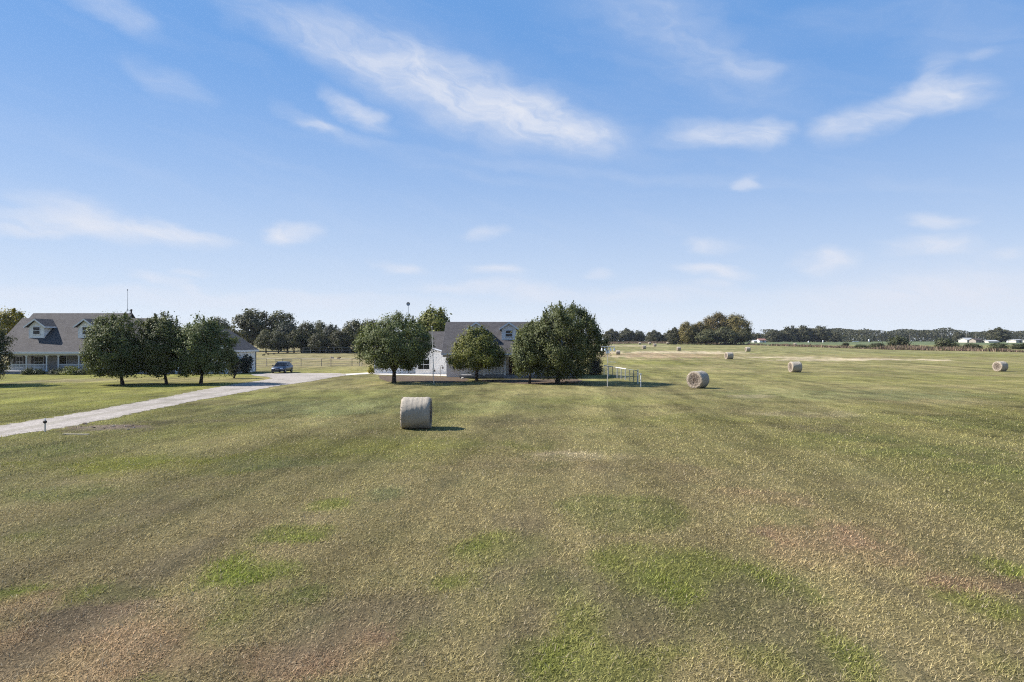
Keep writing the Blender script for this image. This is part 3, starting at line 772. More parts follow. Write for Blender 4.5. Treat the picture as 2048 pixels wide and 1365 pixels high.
# ------------------------------------------------------------------ hay bales
def make_bale():
    r0, hl, n, k = .77, .66, 56, 13
    def ring(rad, x):
        out = []
        for j in range(n):
            t = 2 * math.pi * j / n
            q = rad * (1 + .016 * math.sin(3 * t + x * 2) + .010 * math.sin(7 * t + 1.3 + x * 3) + .008 * math.sin(17 * t + x * 9))
            y, z = q * math.cos(t), q * math.sin(t)
            z = max(z, -r0 + .06 + .02 * (abs(y) / r0)); z -= .02 * (z > 0)
            out.append((x, y, z + r0 - .03))
        return out
    o = thing('hay_bale', 'b', 'hay bale')
    prof = [(r0 * .93, -hl), (r0 * .975, -hl + .03), (r0 * .995, -hl + .09)] + [(r0 * (1 + .012 * math.sin(i * 2.2)), -hl + .2 + (2 * hl - .4) * i / (k - 1)) for i in range(k)] + [(r0 * .995, hl - .09), (r0 * .975, hl - .03), (r0 * .93, hl)]
    vs = []; fs = []
    for i, (rad, x) in enumerate(prof): vs += ring(rad, x)
    for i in range(len(prof) - 1):
        for j in range(n): fs.append((i * n + j, i * n + (j + 1) % n, (i + 1) * n + (j + 1) % n, (i + 1) * n + j))
    MB().add(vs, fs).build('wrapped_side', M['bale_side'], o, smooth=True)
    for s in (-1, 1):
        rr = random.Random(5 + s); vs = []; fs = []; rads = [.93, .9, .78, .62, .45, .28, .12]
        for i, q in enumerate(rads):
            for p in ring(r0 * q, s * hl):
                bump = 0 if i == 0 else rr.uniform(-.03, .03) - (.02 if i > 3 else -.015)
                vs.append((p[0] + s * bump, p[1], p[2] if i else p[2]))
        for i in range(len(rads) - 1):
            for j in range(n): fs.append((i * n + j, i * n + (j + 1) % n, (i + 1) * n + (j + 1) % n, (i + 1) * n + j))
        fs.append(tuple(range((len(rads) - 1) * n, len(rads) * n)))
        for q in range(420):
            a = rr.uniform(0, 6.283); rad = r0 * rr.choice((rr.uniform(.86, .97), rr.uniform(.3, .95))); L = rr.uniform(.05, .16); w_ = rr.uniform(.004, .009)
            c0 = Vector((s * (hl - .02), rad * math.cos(a), max(rad * math.sin(a), -r0 + .05) + r0 - .03)); dv = Vector((s * rr.uniform(.1, .7), rr.uniform(-1, 1), rr.uniform(-1.1, .8))).normalized() * L
            pv = dv.orthogonal().normalized() * w_; b0 = len(vs); vs += [tuple(c0 - pv), tuple(c0 + pv), tuple(c0 + dv)]; fs.append((b0, b0 + 1, b0 + 2))
        MB().add(vs, fs).build('straw_end', M['bale_end'], o, smooth=True)
    return o
bale0 = make_bale()
BL = [ # px of the middle, py of the ground line, height px, turn, label
 (833, 858.5, 64, 2, 'largest hay bale, alone in the middle of the mown field'),
 (1396, 777, 35, 46, 'hay bale showing its brown hollowed end right of the white rail fence'),
 (1590, 745.3, 22, 5, 'hay bale with dark side at mid field behind the one showing its brown end'),
 (2000.5, 743.5, 20.6, 19, 'rightmost hay bale near the edge of the picture'),
 (1458, 719, 14.6, 8, 'small hay bale beyond the first bales, straight left of the autumn clump edge'),
 (1495.5, 703.8, 9.4, 4, 'tiny hay bale below the right end of the autumn clump'),
 (1236, 709.6, 8.2, -4, 'tiny hay bale beside the hanging gourds'),
 (1288, 698.6, 7.6, 10, 'tiny hay bale in the middle of the far left group'),
 (1357.5, 701.8, 7.8, 6, 'tiny hay bale right of the far group on a pale strip'),
 (1309.5, 693.6, 6, 12, 'very small far hay bale at the centre of the far group'),
 (1279.5, 689.6, 4.8, 0, 'leftmost of the three faintest far hay bales'),
 (1299, 689.4, 4.8, 15, 'middle of the three faintest far hay bales'),
 (1335.5, 689.6, 5.2, -8, 'rightmost of the three faintest far hay bales'),
 (1590, 691.5, 5, 10, 'faint far hay bale standing at the start of the brown weeds'),
 (1498, 690.0, 4.2, 0, 'faint far hay bale at the right foot of the autumn clump')]
for i, (px, py, h, a, lab) in enumerate(BL):
    o = bale0 if i == 0 else copy_tree(bale0)
    d0 = P(px, py)[1]; d = d0 + (.25 if d0 < 100 else 0)
    s = min(1.3, max(.8, h / F * d / 1.51))
    o.location = (X(px, d), d, float(gz(d)) - .01); o.rotation_euler = (0, 0, R(a)); o.scale = (s, s, s)
    tag(o, lab, 'hay bale', 'round hay bales left on the field')

# ------------------------------------------------------------------ houses
def window(mb, x0, x1, z0, z1, y, fm=0, gm=1, cols=2, rows=2, dep=.06, fr=.045):
    """frame and panes in the wall plane y, facing -y"""
    mb.box(x0, x1, y - dep, y + .01, z1 - fr, z1, fm); mb.box(x0 - .05, x1 + .05, y - dep - .04, y + .01, z0 - .05, z0 + fr, fm)
    mb.box(x0, x0 + fr, y - dep, y + .01, z0 + fr, z1 - fr, fm); mb.box(x1 - fr, x1, y - dep, y + .01, z0 + fr, z1 - fr, fm)
    mb.box(x0 + fr, x1 - fr, y - .025, y + .005, z0 + fr, z1 - fr, gm)
    for i in range(1, cols):
        q = x0 + (x1 - x0) * i / cols; mb.box(q - .014, q + .014, y - .045, y - .02, z0 + fr, z1 - fr, fm)
    for i in range(1, rows):
        q = z0 + (z1 - z0) * i / rows; w = .028 if rows == 2 else .018
        mb.box(x0 + fr, x1 - fr, y - .05, y - .02, q - w, q + w, fm)
    return mb

def dormer(parent, org, cx, yf, zb, hw, ze, za, rhw, over, slope_z, slope, roofm, sid):
    """a gabled dormer standing on the front roof slope z = slope_z + slope*y"""
    yb = lambda z: (z - slope_z) / slope
    mb = MB()
    zr = ze
    gp = za - (za - ze) * 0 - .10
    mb.prism([(cx - hw, yf, zb - .2), (cx + hw, yf, zb - .2), (cx + hw, yf, ze), (cx, yf, gp), (cx - hw, yf, ze)], (0, yb(ze) + .4 - yf, 0))
    dm = mb.build('dormer', sid, parent, org)
    rb = MB(); t = .12
    back = yb(za) + .2
    dz = (za - ze) / rhw
    for s in (-1, 1):
        zt = za - dz * rhw
        pts = [(cx, yf - over, za), (cx + s * rhw, yf - over, zt), (cx + s * rhw, back, zt), (cx, back, za)]
        rb.prism(pts, (0, 0, -t))
    rb.build('roof', roofm, dm, org)
    fb = MB()
    for s in (-1, 1):
        zt = za - dz * rhw
        fb.prism([(cx, yf - over - .03, za - .01), (cx + s * rhw, yf - over - .03, zt - .01), (cx + s * rhw, yf - over - .03, zt - .20), (cx, yf - over - .03, za - .22)], (0, .028, 0))
        fb.box(cx + s * (rhw + .002), cx + s * (rhw + .03), yf - over, back - .5, zt - .17, zt + .01)
        fb.box(cx + s * hw - .06, cx + s * hw + .06, yf - .03, yf + .06, zb, ze - .05)
    fb.build('fascia', M['trim'], dm, org)
    return dm

# --- left house
LO = (-56, 90, 0)
lh = thing('farmhouse', 'long white house with a grey roof, two dormers and a railed porch at the left', 'house', LO)
w = MB(); w.box(-66.6, -44.2, 90.6, 99.8, -.2, 2.92)
w.prism([(-66.0, 90.4, 2.92), (-66.0, 94.4, 7.75), (-66.0, 98.4, 2.92)], (13.3, 0, 0))
w.prism([(-66.7, 89.0, 2.92), (-66.7, 93.5, 7.05), (-66.7, 98.0, 2.92)], (.65, 0, 0)); w.prism([(-52.6, 89.0, 2.92), (-52.6, 93.5, 7.05), (-52.6, 98.0, 2.92)], (5.0, 0, 0))
w.build('wall', M['shaded_siding'], lh, LO)
sl = .8; e0 = 2.98 - sl * 88
rf = MB()
def slope(mb, x0, x1, ya, yb_, za, zb, t=.16, m=0): mb.prism([(x0, ya, za), (x1, ya, za), (x1, yb_, zb), (x0, yb_, zb)], (0, 0, -t), m)
slope(rf, -66.2, -52.5, 87.8, 94.4, e0 + sl * 87.8, e0 + sl * 94.4); slope(rf, -66.2, -52.5, 94.4, 101, e0 + sl * 94.4, e0 + sl * 87.8)
for a, b in ((-67.1, -66.202), (-52.498, -47.4)):
    slope(rf, a, b, 87.8, 93.5, e0 + sl * 87.8, e0 + sl * 93.5); slope(rf, a, b, 93.5, 99.2, e0 + sl * 93.5, e0 + sl * 87.8)
slope(rf, -47.398, -43.95, 87.8, 91.2, e0 + sl * 87.8, e0 + sl * 90.2); slope(rf, -47.398, -43.95, 91.2, 99.0, e0 + sl * 90.2, e0 + sl * 88)
roof = rf.build('roof', M['shingle_tan'], lh, LO)
MB().box(-67.1, -44.0, 87.62, 87.79, 2.62, 2.86).build('gutter', M['trim'], lh, LO)
MB().box(-66.8, -44.2, 88.0, 88.2, 2.40, 2.62).build('porch_beam', M['trim'], lh, LO)
MB().box(-66.8, -44.2, 87.9, 90.58, -.1, .34).build('porch_floor', M['porch_grey'], lh, LO)
for px in (-12, 53, 93.5, 117, 158, 200, 240, 280):
    x = X(px, 88.1); b = MB(); b.box(x - .07, x + .07, 88.03, 88.17, .34, 2.4); b.box(x - .11, x + .11, 87.99, 88.21, .34, .5)
    for s in (-1, 1): b.prism([(x + s * .07, 88.07, 2.4), (x + s * .22, 88.07, 2.4), (x + s * .07, 88.07, 2.15)], (0, .06, 0))
    b.build('porch_post', M['trim'], lh, LO)
def railing(x0, x1, y, zb, zt, parent, org, gap=.13):
    b = MB(); b.box(x0, x1, y - .05, y + .05, zt - .07, zt); b.box(x0, x1, y - .035, y + .035, zb, zb + .06)
    n = int((x1 - x0) / gap)
    for i in range(1, n):
        q = x0 + (x1 - x0) * i / n; b.box(q - .022, q + .022, y - .02, y + .02, zb + .06, zt - .07)
    b.build('railing', M['trim'], parent, org)
for a, b in ((-12, 53), (53, 93.5), (117, 158), (158, 200), (200, 240), (240, 280)): railing(X(a, 88.1) + .08, X(b, 88.1) - .08, 88.1, .45, 1.28, lh, LO)
for a, b in ((27, 52), (63, 93), (170, 192), (215, 238)):
    x0, x1 = X(a, 90.6), X(b, 90.6)
    window(MB(), x0 + .35, x1 - .35, .75, 2.2, 90.6, cols=2, rows=2).build('window', [M['trim'], M['glass']], lh, LO)
    for q in (x0, x1 - .3): MB().box(q, q + .3, 90.55, 90.605, .7, 2.25).build('shutter', M['dark_wood'], lh, LO)
x0, x1 = X(119, 90.6), X(133, 90.6)
dd = MB(); dd.box(x0, x1, 90.54, 90.61, .345, 2.3, 0); dd.box(x0 + .12, x1 - .12, 90.525, 90.539, .55, 1.1, 0); dd.box(x0 + .12, x1 - .12, 90.525, 90.539, 1.25, 2.15, 1)
dr = dd.build('door', [M['dark_wood'], M['glass']], lh, LO)
b = MB(); b.box(x0 - .12, x0, 90.52, 90.62, .345, 2.42); b.box(x1, x1 + .12, 90.52, 90.62, .345, 2.42); b.box(x0, x1, 90.52, 90.62, 2.301, 2.42); b.build('door_frame', M['trim'], lh, LO)
for cx in (-62.75, -56.25):
    dm = dormer(lh, LO, cx, 90.1, 4.55, .97, 6.16, 7.20, 1.42, .45, e0, sl, M['shingle_grey'], M['white_siding'])
    window(MB(), cx - .47, cx + .47, 5.12, 6.12, 90.1, cols=1, rows=2).build('window', [M['trim'], M['glass']], dm, LO)
# garage wing
g = MB(); g.box(-43.6, -35.9, 88.2, 95.6, -.2, 3.0)
g.prism([(-43.4, 88.2, 3.0), (-36.1, 88.2, 3.0), (-39.75, 88.2, 5.55)], (0, 7.4, 0)); g.build('garage_wall', M['white_siding'], lh, LO)
g = MB()
for s in (-1, 1): g.prism([(-39.75, 87.75, 5.86), (-39.75 + s * 4.15, 87.75, 3.02), (-39.75 + s * 4.15, 96.05, 3.02), (-39.75, 96.05, 5.86)], (0, 0, -.16))
g.build('garage_roof', M['shingle_grey'], lh, LO)
g = MB(); g.box(-35.66, -35.58, 87.75, 96.05, 2.80, 3.03)
for s in (-1, 1): g.prism([(-39.75, 87.72, 5.84), (-39.75 + s * 4.15, 87.72, 3.0), (-39.75 + s * 4.15, 87.72, 2.8), (-39.75, 87.72, 5.62)], (0, .028, 0))
g.build('garage_fascia', M['trim'], lh, LO)
g = MB()
for i in range(4): g.box(-42.6, -37.2, 88.13, 88.199, .05 + i * .56, .05 + i * .56 + .54)
g.build('garage_door', M['trim'], lh, LO)
g = MB(); window(g, 0, .9, 0, 1.1, 0, cols=1, rows=2)
g.v = [(-35.9 - (p[1]), 91.2 + p[0], 1.0 + p[2]) for p in g.v]; g.build('garage_window', [M['trim'], M['glass']], lh, LO)
MB().tube([(-35.83, 95.5, 2.8), (-35.83, 95.5, .05)], .05, 8).build('downpipe', M['dark_wood'], lh, LO)
# roof furniture
ax, ay, az = X(255, 94.4), 94.4, e0 + sl * 94.4
o = thing('roof_antenna', 'thin whip antenna on a tripod on the ridge of the left house', 'antenna', (ax, ay, az - .1))
MB().tube([(0, 0, .35), (0, 0, 3.45)], [.03, .02], 6).build('mast', M['grey_metal'], o); b = MB()
for a in (0, 2.1, 4.2): b.tube([(0, 0, .75), (.45 * math.cos(a), .45 * math.sin(a) * .4, -.1)], .018, 5)
b.build('tripod', M['grey_metal'], o); MB().box(-.04, .04, -.04, .04, 3.2, 3.4).build('tip', M['grey_metal'], o)
o = thing('roof_vent', 'small dark vent pipe beside the tripod antenna', 'vent', (X(262.5, 94.6), 94.6, az - .25))
MB().lathe([(.10, 0), (.10, .62), (.17, .64), (.17, .72), (.05, .82)], 12).build('pipe', M['dark_wood'], o)
MB().tube([(-.28, 0, .66), (0, 0, .48)], .03, 6).build('arm', M['grey_metal'], o)

# --- centre house
CO = (-1, 80, 0)
ch = thing('cottage', 'white house with a grey roof, small dormers and a railed porch behind the pear trees', 'house', CO)
sl2 = .66; f0 = 2.95 - sl2 * 77.5
w = MB(); w.box(-7.7, 7.1, 80.2, 86.6, -.2, 2.9)
w.prism([(-7.7, 78.8, 2.9), (-7.7, 83, 6.25), (-7.7, 87.2, 2.9)], (14.8, 0, 0)); w.build('wall', M['white_siding'], ch, CO)
rf = MB(); slope(rf, -8.0, 7.4, 77.4, 83, f0 + sl2 * 77.4, f0 + sl2 * 83); slope(rf, -8.0, 7.4, 83, 88.6, f0 + sl2 * 83, f0 + sl2 * 77.4); rf.build('roof', M['shingle_grey'], ch, CO)
MB().box(-8.0, 7.4, 77.25, 77.39, 2.65, 2.86).build('gutter', M['trim'], ch, CO)
for xx in (-8.03, 7.402): MB().prism([(xx, 77.4, 2.86), (xx, 83, 6.56), (xx, 88.6, 2.86), (xx, 88.6, 2.66), (xx, 83, 6.36), (xx, 77.4, 2.66)], (.028, 0, 0)).build('fascia', M['fascia_grey'], ch, CO)
MB().box(-6.0, 7.2, 77.7, 80.19, .1, .35).build('porch_floor', M['porch_grey'], ch, CO)
MB().box(-5.95, 7.15, 77.8, 77.9, -.1, .099).build('porch_skirting', M['skirt'], ch, CO)
MB().box(-7.9, 7.3, 77.75, 77.95, 2.42, 2.66).build('porch_beam', M['trim'], ch, CO)
PX = [X(q, 77.85) for q in (921, 968, 1010, 1041, 1092, 1146)]
for x in PX:
    b = MB(); b.box(x - .07, x + .07, 77.78, 77.92, .35, 2.42); b.box(x - .1, x + .1, 77.75, 77.95, .35, .48); b.box(x - .1, x + .1, 77.75, 77.95, 2.3, 2.419); b.build('porch_post', M['trim'], ch, CO)
for i in (0, 1, 3, 4): railing(PX[i] + .08, PX[i + 1] - .08, 77.85, .45, 1.26, ch, CO, .15)
for k in range(2): MB().box(PX[2] - .1, PX[3] + .1, 77.69 - .3 * (k + 1), 77.69 - .3 * k, -.05, .35 - .12 * (k + 1)).build('step', M['porch_grey'], ch, CO)
x0, x1 = -.35, .45
dd = MB(); dd.box(x0, x1, 80.13, 80.205, .355, 2.35, 0); dd.box(x0 + .1, x1 - .1, 80.11, 80.129, 1.2, 2.2, 1); dd.box(x0 + .1, x1 - .1, 80.11, 80.129, .5, 1.05, 0)
dd.build('door', [M['door_red'], M['glass']], ch, CO)
for a, c in ((-7.0, -6.1), (-4.6, -3.5), (-2.6, -1.5), (1.8, 2.9), (4.3, 5.4)):
    window(MB(), a, c, 1.0 if a > -6.5 else .95, 2.25, 80.2, cols=2, rows=2).build('window', [M['trim'], M['glass']], ch, CO)
for cx in (-4.17, -.35, 3.47):
    dm = dormer(ch, CO, cx, 79.7, 4.30, .80, 5.72, 6.50, 1.10, .35, f0, sl2, M['shingle_grey'], M['white_siding'])
    window(MB(), cx - .43, cx + .43, 4.72, 5.52, 79.7, cols=1, rows=2).build('window', [M['trim'], M['glass']], dm, CO)
# wing at the left of it
w = MB(); w.box(-18.0, -8.05, 89.0, 96.8, -.2, 2.75); w.prism([(-18.0, 89.0, 2.75), (-18.0, 93.0, 5.1), (-18.0, 96.8, 2.75)], (9.9, 0, 0)); w.build('wing_wall', M['white_siding'], ch, CO)
rf = MB(); slope(rf, -18.3, -7.0, 88.5, 93, 2.9, 5.55); slope(rf, -18.3, -7.0, 93, 97.5, 5.55, 2.9); rf.build('wing_roof', M['shingle_tan'], ch, CO)
MB().box(-18.3, -7.0, 88.36, 88.49, 2.62, 2.86).build('wing_gutter', M['trim'], ch, CO)
for a, c in ((-17.2, -16.2), (-14.4, -13.0)): window(MB(), a, c, .62, 2.0, 89.0, cols=2, rows=2).build('window', [M['trim'], M['glass']], ch, CO)
w = MB(); w.prism([(-12.3, 87.0, -.2), (-8.3, 87.0, -.2), (-8.3, 87.0, 2.62), (-10.3, 87.0, 3.2), (-12.3, 87.0, 2.62)], (0, 1.99, 0)); w.build('entry_wall', M['white_boards'], ch, CO)
w = MB()
for s in (-1, 1): w.prism([(-10.3, 86.75, 3.36), (-10.3 + s * 2.2, 86.75, 2.72), (-10.3 + s * 2.2, 88.99, 2.72), (-10.3, 88.99, 3.36)], (0, 0, -.1))
w.build('entry_roof', M['trim'], ch, CO)
window(MB(), -12.0, -10.5, .62, 1.9, 87.0, cols=2, rows=2).build('window', [M['trim'], M['glass']], ch, CO)
MB().box(-18.05, -8.2, 86.95, 87.0, -.05, .12).build('plinth', M['skirt'], ch, CO) if False else None
# dish on a mast behind the wing
o = thing('dish_mast', 'small round grey dish on a thin mast above the broad round tree', 'satellite dish', (X(816.5, 101), 101, 0))
MB().tube([(0, 0, 0), (0, 0, 9.5)], [.06, .035], 8).build('mast', M['grey_metal'], o)
MB().lathe([(0.0, .10), (.12, .085), (.22, .04), (.28, 0), (.28, -.02), (.22, .02), (.1, .06), (0.0, .075)], 24, 'y', (.02, -.12, 9.72)).build('dish', M['grey_metal'], o, smooth=True)
MB().tube([(-.17, -.12, 9.55), (-.05, -.42, 9.62)], .03, 6).build('feed_arm', M['grey_metal'], o)

# ------------------------------------------------------------------ car
def make_car():
    o = thing('parked_car', 'dark slate blue hatchback parked on the gravel facing the camera', 'car', (X(563.5, 91.0), 91.2, 0.012), 0)
    W, L = .88, 2.1
    # lofted body: sections along y from nose to tail, half outline from sill to bonnet line
    secs = [(-L, .60, .34, .62), (-L + .10, .76, .26, .70), (-L + .45, .84, .24, .78), (-1.15, .87, .22, .88), (-.7, W, .22, .93), (.6, W, .22, .96), (1.5, .87, .24, .99), (L - .12, .82, .28, .98), (L, .72, .34, .86)]
    vs = []; fs = []; n = 8
    for y, hw, zb, zt in secs:
        o2 = [(-hw * .86, zb), (-hw, zb + .14), (-hw * 1.0, (zb + zt) / 2 + .05), (-hw * .93, zt), (hw * .93, zt), (hw, (zb + zt) / 2 + .05), (hw, zb + .14), (hw * .86, zb)]
        vs += [(x, y, z) for x, z in o2]
    for i in range(len(secs) - 1):
        for j in range(n): fs.append((i * n + j, i * n + (j + 1) % n, (i + 1) * n + (j + 1) % n, (i + 1) * n + j))
    fs += [tuple(range(n)), tuple(range((len(secs) - 1) * n, len(secs) * n))]
    body = MB().add(vs, fs).build('body', M['car_paint'], o, smooth=True)
    # cabin
    cs = [(-1.05, .76, .90), (-.30, .62, 1.42), (.35, .63, 1.48), (1.15, .61, 1.44), (1.85, .70, 1.0)]
    vs = []; fs = []
    for y, hw, zt in cs:
        vs += [(-hw * 1.02 if zt < 1.1 else -.80, y, .93), (-hw, y, zt), (hw, y, zt), (hw * 1.02 if zt < 1.1 else .80, y, .93)]
    for i in range(len(cs) - 1):
        for j in range(4): fs.append((i * 4 + j, i * 4 + (j + 1) % 4, (i + 1) * 4 + (j + 1) % 4, (i + 1) * 4 + j))
    fs += [(0, 1, 2, 3), (16, 17, 18, 19)]
    MB().add(vs, fs).build('roof', M['car_paint'], o)
    e = .012
    MB().prism([(-.70, -1.00 - e, .96), (.70, -1.00 - e, .96), (.58, -.36 - e, 1.385), (-.58, -.36 - e, 1.385)], (0, -.012, .008)).build('windscreen', M['glass'], o)
    MB().prism([(-.62, 1.80 + e, 1.03), (.62, 1.80 + e, 1.03), (.55, 1.24 + e, 1.39), (-.55, 1.24 + e, 1.39)], (0, .012, .008)).build('rear_window', M['glass'], o)
    for s in (-1, 1):
        for a, b_, c_, d_ in ((-.78, .22, -.22, .22), (.30, 1.45, .30, 1.10)):
            MB().prism([(s * .805, a, .98), (s * .805, b_, .98), (s * .655, d_, 1.38), (s * .655, c_, 1.38)], (s * .012, 0, .006)).build('side_window', M['glass'], o)
        hb = MB(); hb.prism([(s * .40, -L - .02, .58), (s * .70, -L + .06, .60), (s * .74, -L + .16, .72), (s * .44, -L + .03, .70)], (0, -.03, .01)); hb.build('headlight', M['lamp_glass'], o)
        hb = MB(); hb.box(s * .70 - .08, s * .70 + .08, L - .08, L + .005, .72, .92); hb.build('tail_light', M['tail'], o)
        hb = MB(); hb.box(s * .98 - .1, s * .98 + .1, -.82, -.70, .95, 1.08); hb.build('mirror', M['car_paint'], o, bevel=.02)
        for y in (-1.32, 1.28):
            wh = MB().lathe([(.19, -.1), (.27, -.11), (.315, -.07), (.315, .07), (.27, .11), (.19, .1)], 24, 'x', (s * .80, y, .315)).build('wheel', M['black'], o, smooth=True)
            MB().lathe([(.19, -.02), (.19, .02)], 20, 'x', (s * .885, y, .315)).build('rim', M['grey_metal'], wh)
    MB().box(-.34, .34, -L - .02, -L + .03, .50, .60).build('grille', M['black'], o)
    MB().box(-.62, .62, -L - .01, -L + .06, .34, .44).build('bumper_intake', M['black'], o)
    MB().box(-.25, .25, -L - .03, -L - .021, .45, .49).build('number_plate', M['trim'], o)
    return o
make_car()

# ------------------------------------------------------------------ fences, poles, yard objects
def wire_fence(name, label, pts, h, mpost, mrail, rails, pr, rr, org=None):
    o = thing(name, label, 'fence', (pts[0][0], pts[0][1], 0)); og = (pts[0][0], pts[0][1], 0)
    for p in pts:
        z = float(gz(p[1])); MB().tube([(p[0], p[1], z - .1), (p[0], p[1], z + h)], pr, 7).build('post', M[mpost], o, og)
    for q, m in rails:
        b = MB()
        for a, c in zip(pts[:-1], pts[1:]):
            b.tube([(a[0], a[1], float(gz(a[1])) + h * q), (c[0], c[1], float(gz(c[1])) + h * q)], rr if m == mrail else rr * .35, 5)
        b.build('rail' if m == mrail else 'wire', M[m], o, og)
    return o
dF = 115
wire_fence('paddock_fence', 'weathered post fence with a pale top rail behind the parked car', [(X(q, dF), dF + (.6 if i % 2 else 0)) for i, q in enumerate((510, 531, 565, 600, 643, 660, 704, 717, 724))], 1.25, 'post_wood', 'rail_pale', [(.97, 'rail_pale'), (.66, 'grey_metal'), (.33, 'grey_metal'), (.08, 'grey_metal')], .055, .045)
wire_fence('wire_fence', 'tall wire fence with pale posts in front of the dark bushes', [(X(q, 197), 197) for q in (606, 621, 640, 652, 668, 684, 700, 716, 732)], 1.7, 'grey_metal', 'grey_metal', [(.99, 'grey_metal'), (.5, 'grey_metal'), (.1, 'grey_metal')], .045, .018)
o = thing('gate', 'low dark gate between two pale posts behind the parked car', 'gate', (X(567, 104), 104, 0))
for s in (-1, 1): MB().box(s * 1.18 - .03, s * 1.18 + .03, -.03, .03, -.1, 1.55).build('gate_post', M['rail_pale'], o)
b = MB()
for z in (.35, .70, 1.05, 1.32): b.box(-1.14, 1.14, -.02, .02, z, z + .07)
b.build('gate_panel', M['dark_wood'], o)

# white rail fence beside the tallest pear tree
pA = (X(1208, 84.6), 84.6); pB = (X(1275, 69.6), 69.6)
o = thing('rail_fence', 'white topped rail fence running back from the corner post to the domed shrub', 'fence', (pB[0], pB[1], 0)); og = (pB[0], pB[1], 0)
ts = [0, .16, .30, .44, .56, .68, .80, .90, 1]
for k, t in enumerate(ts):
    x, y = pA[0] + (pB[0] - pA[0]) * t, pA[1] + (pB[1] - pA[1]) * t
    MB().box(x - .035, x + .035, y - .035, y + .035, -.1, 1.18).build('post', M['trim' if k in (0, 1, 4, 5, 3) else 'rail_shaded'], o, og)  # darker posts carry painted tree shade
for (t0, t1, m) in ((0, .30, 'trim'), (.30, .40, 'rail_shaded'), (.40, .70, 'trim'), (.70, 1, 'rail_shaded')):  # darker stretches paint tree shade onto one white rail
    q = [(pA[0] + (pB[0] - pA[0]) * t, pA[1] + (pB[1] - pA[1]) * t) for t in (t0, t1)]
    MB().tube([(q[0][0], q[0][1], 1.22), (q[1][0], q[1][1], 1.22)], .045 if m == 'trim' else .035, 8).build('top_rail', M[m], o, og)
b = MB()
for i in range(7):
    z = .12 + i * .16; b.tube([(pA[0], pA[1], z), (pB[0], pB[1], z)], .006, 4)
for i in range(60):
    t = i / 59; x, y = pA[0] + (pB[0] - pA[0]) * t, pA[1] + (pB[1] - pA[1]) * t; b.tube([(x, y, .08), (x, y, 1.15)], .006, 4)
b.build('wire_mesh', M['grey_metal'], o, og)
x, d = P(1281.5, 774.5)
o = thing('corner_post', 'white corner post with a short cap nearest the field', 'post', (x, d, 0)); MB().tube([(0, 0, -.1), (0, 0, 1.2)], .05, 10).build('post_shaft', M['trim'], o); MB().box(-.13, .07, -.06, .06, 1.16, 1.25).build('cap', M['trim'], o)
x, d = X(1276, 68.2), 68.2
o = thing('short_stake', 'short white stake standing just behind the white corner post', 'post', (x, d, 0)); MB().tube([(0, 0, -.1), (0, 0, 1.36)], .045, 8).build('stake_shaft', M['trim'], o); MB().lathe([(.05, 1.36), (.05, 1.40), (0.0, 1.44)], 8).build('cap', M['trim'], o)

x, d = P(1215, 774)
o = thing('gourd_pole', 'tall white pole with two crossbars and hanging white gourds', 'birdhouse pole', (x, d, 0))
MB().tube([(0, 0, -.1), (0, 0, Z(692, d))], [.034, .024], 8).build('pole', M['pole_paint'], o)
zt = Z(694, d); MB().box(-.56, .70, -.025, .025, zt - .02, zt + .04).build('crossbar', M['trim'], o)
zl = Z(724.5, d); MB().box(.02, .80, -.02, .02, zl - .025, zl + .025).build('crossbar', M['trim'], o)
for px, py in ((1203.8, 700), (1210, 700), (1213.2, 705.5), (1217.5, 705), (1221, 700.5), (1228.5, 700)):
    gx_, gz_ = X(px, d) - x, Z(py, d)
    gr = MB().lathe([(0.0, -.15), (.06, -.13), (.092, -.07), (.092, -.01), (.06, .07), (.035, .14), (.02, .18), (0.0, .19)], 14, 'z', (gx_, 0, gz_)).build('gourd', M['gourd'], o, smooth=True)
    MB().tube([(gx_, 0, gz_ + .18), (gx_ * .98, 0, zt - .02)], .008, 4).build('string', M['grey_metal'], gr)

x, d = P(868, 769.5)
o = thing('flagpole', 'slender bare white pole leaning slightly beside the broad round tree', 'flagpole', (x, d, 0))
xt = X(864, d) - x; MB().tube([(0, 0, -.1), (xt, 0, Z(655, d))], [.034, .026], 10).build('pole', M['pole_paint'], o)
MB().lathe([(0.0, -.05), (.055, -.02), (.055, .02), (0.0, .05)], 10, 'z', (xt, 0, Z(655, d) + .04)).build('finial', M['trim'], o, smooth=True)
MB().tube([(.02, -.05, 1.0), (xt, -.05, Z(658, d))], .006, 4).build('halyard', M['trim'], o)

HK = 'garden hooks beside the white wing'
for k, (px, by, tp, lab) in enumerate([(881, 753.5, 731, 'thin dark garden hook with a small feeder before the white entry wall'), (899, 754, 727, 'thin dark garden hook under the edge of the pointed tree'), (864.5, 753.5, 737, 'short thin garden hook next to the leaning white pole')]):
    x, d = P(px, by); h = Z(tp, d)
    o = thing('garden_hook', lab, 'garden hook', (x, d, 0), 0, HK)
    MB().tube([(0, 0, -.05), (0, 0, h - .15), (.06, 0, h - .03), (.17, 0, h), (.26, 0, h - .06), (.28, 0, h - .15)], .022, 6).build('rod', M['dark_wood'], o)
    MB().lathe([(0.0, -.2), (.09, -.19), (.09, -.03), (.13, -.02), (0.0, .08)], 10, 'z', (.28, 0, h - .22)).build('feeder', M['dark_wood'], o)

x, d = P(90, 864)
o = thing('drive_post', 'short pale post with a dark collar beside the gravel drive', 'post', (x, d, 0))
MB().tube([(0, 0, -.05), (0, 0, .46)], .035, 10).build('post_shaft', M['rail_pale'], o); MB().lathe([(.045, .40), (.085, .43), (.085, .50), (.05, .53)], 12).build('collar', M['dark_wood'], o)
MB().tube([(0, 0, .52), (0, 0, .64)], [.03, .022], 8).build('cap', M['trim'], o)

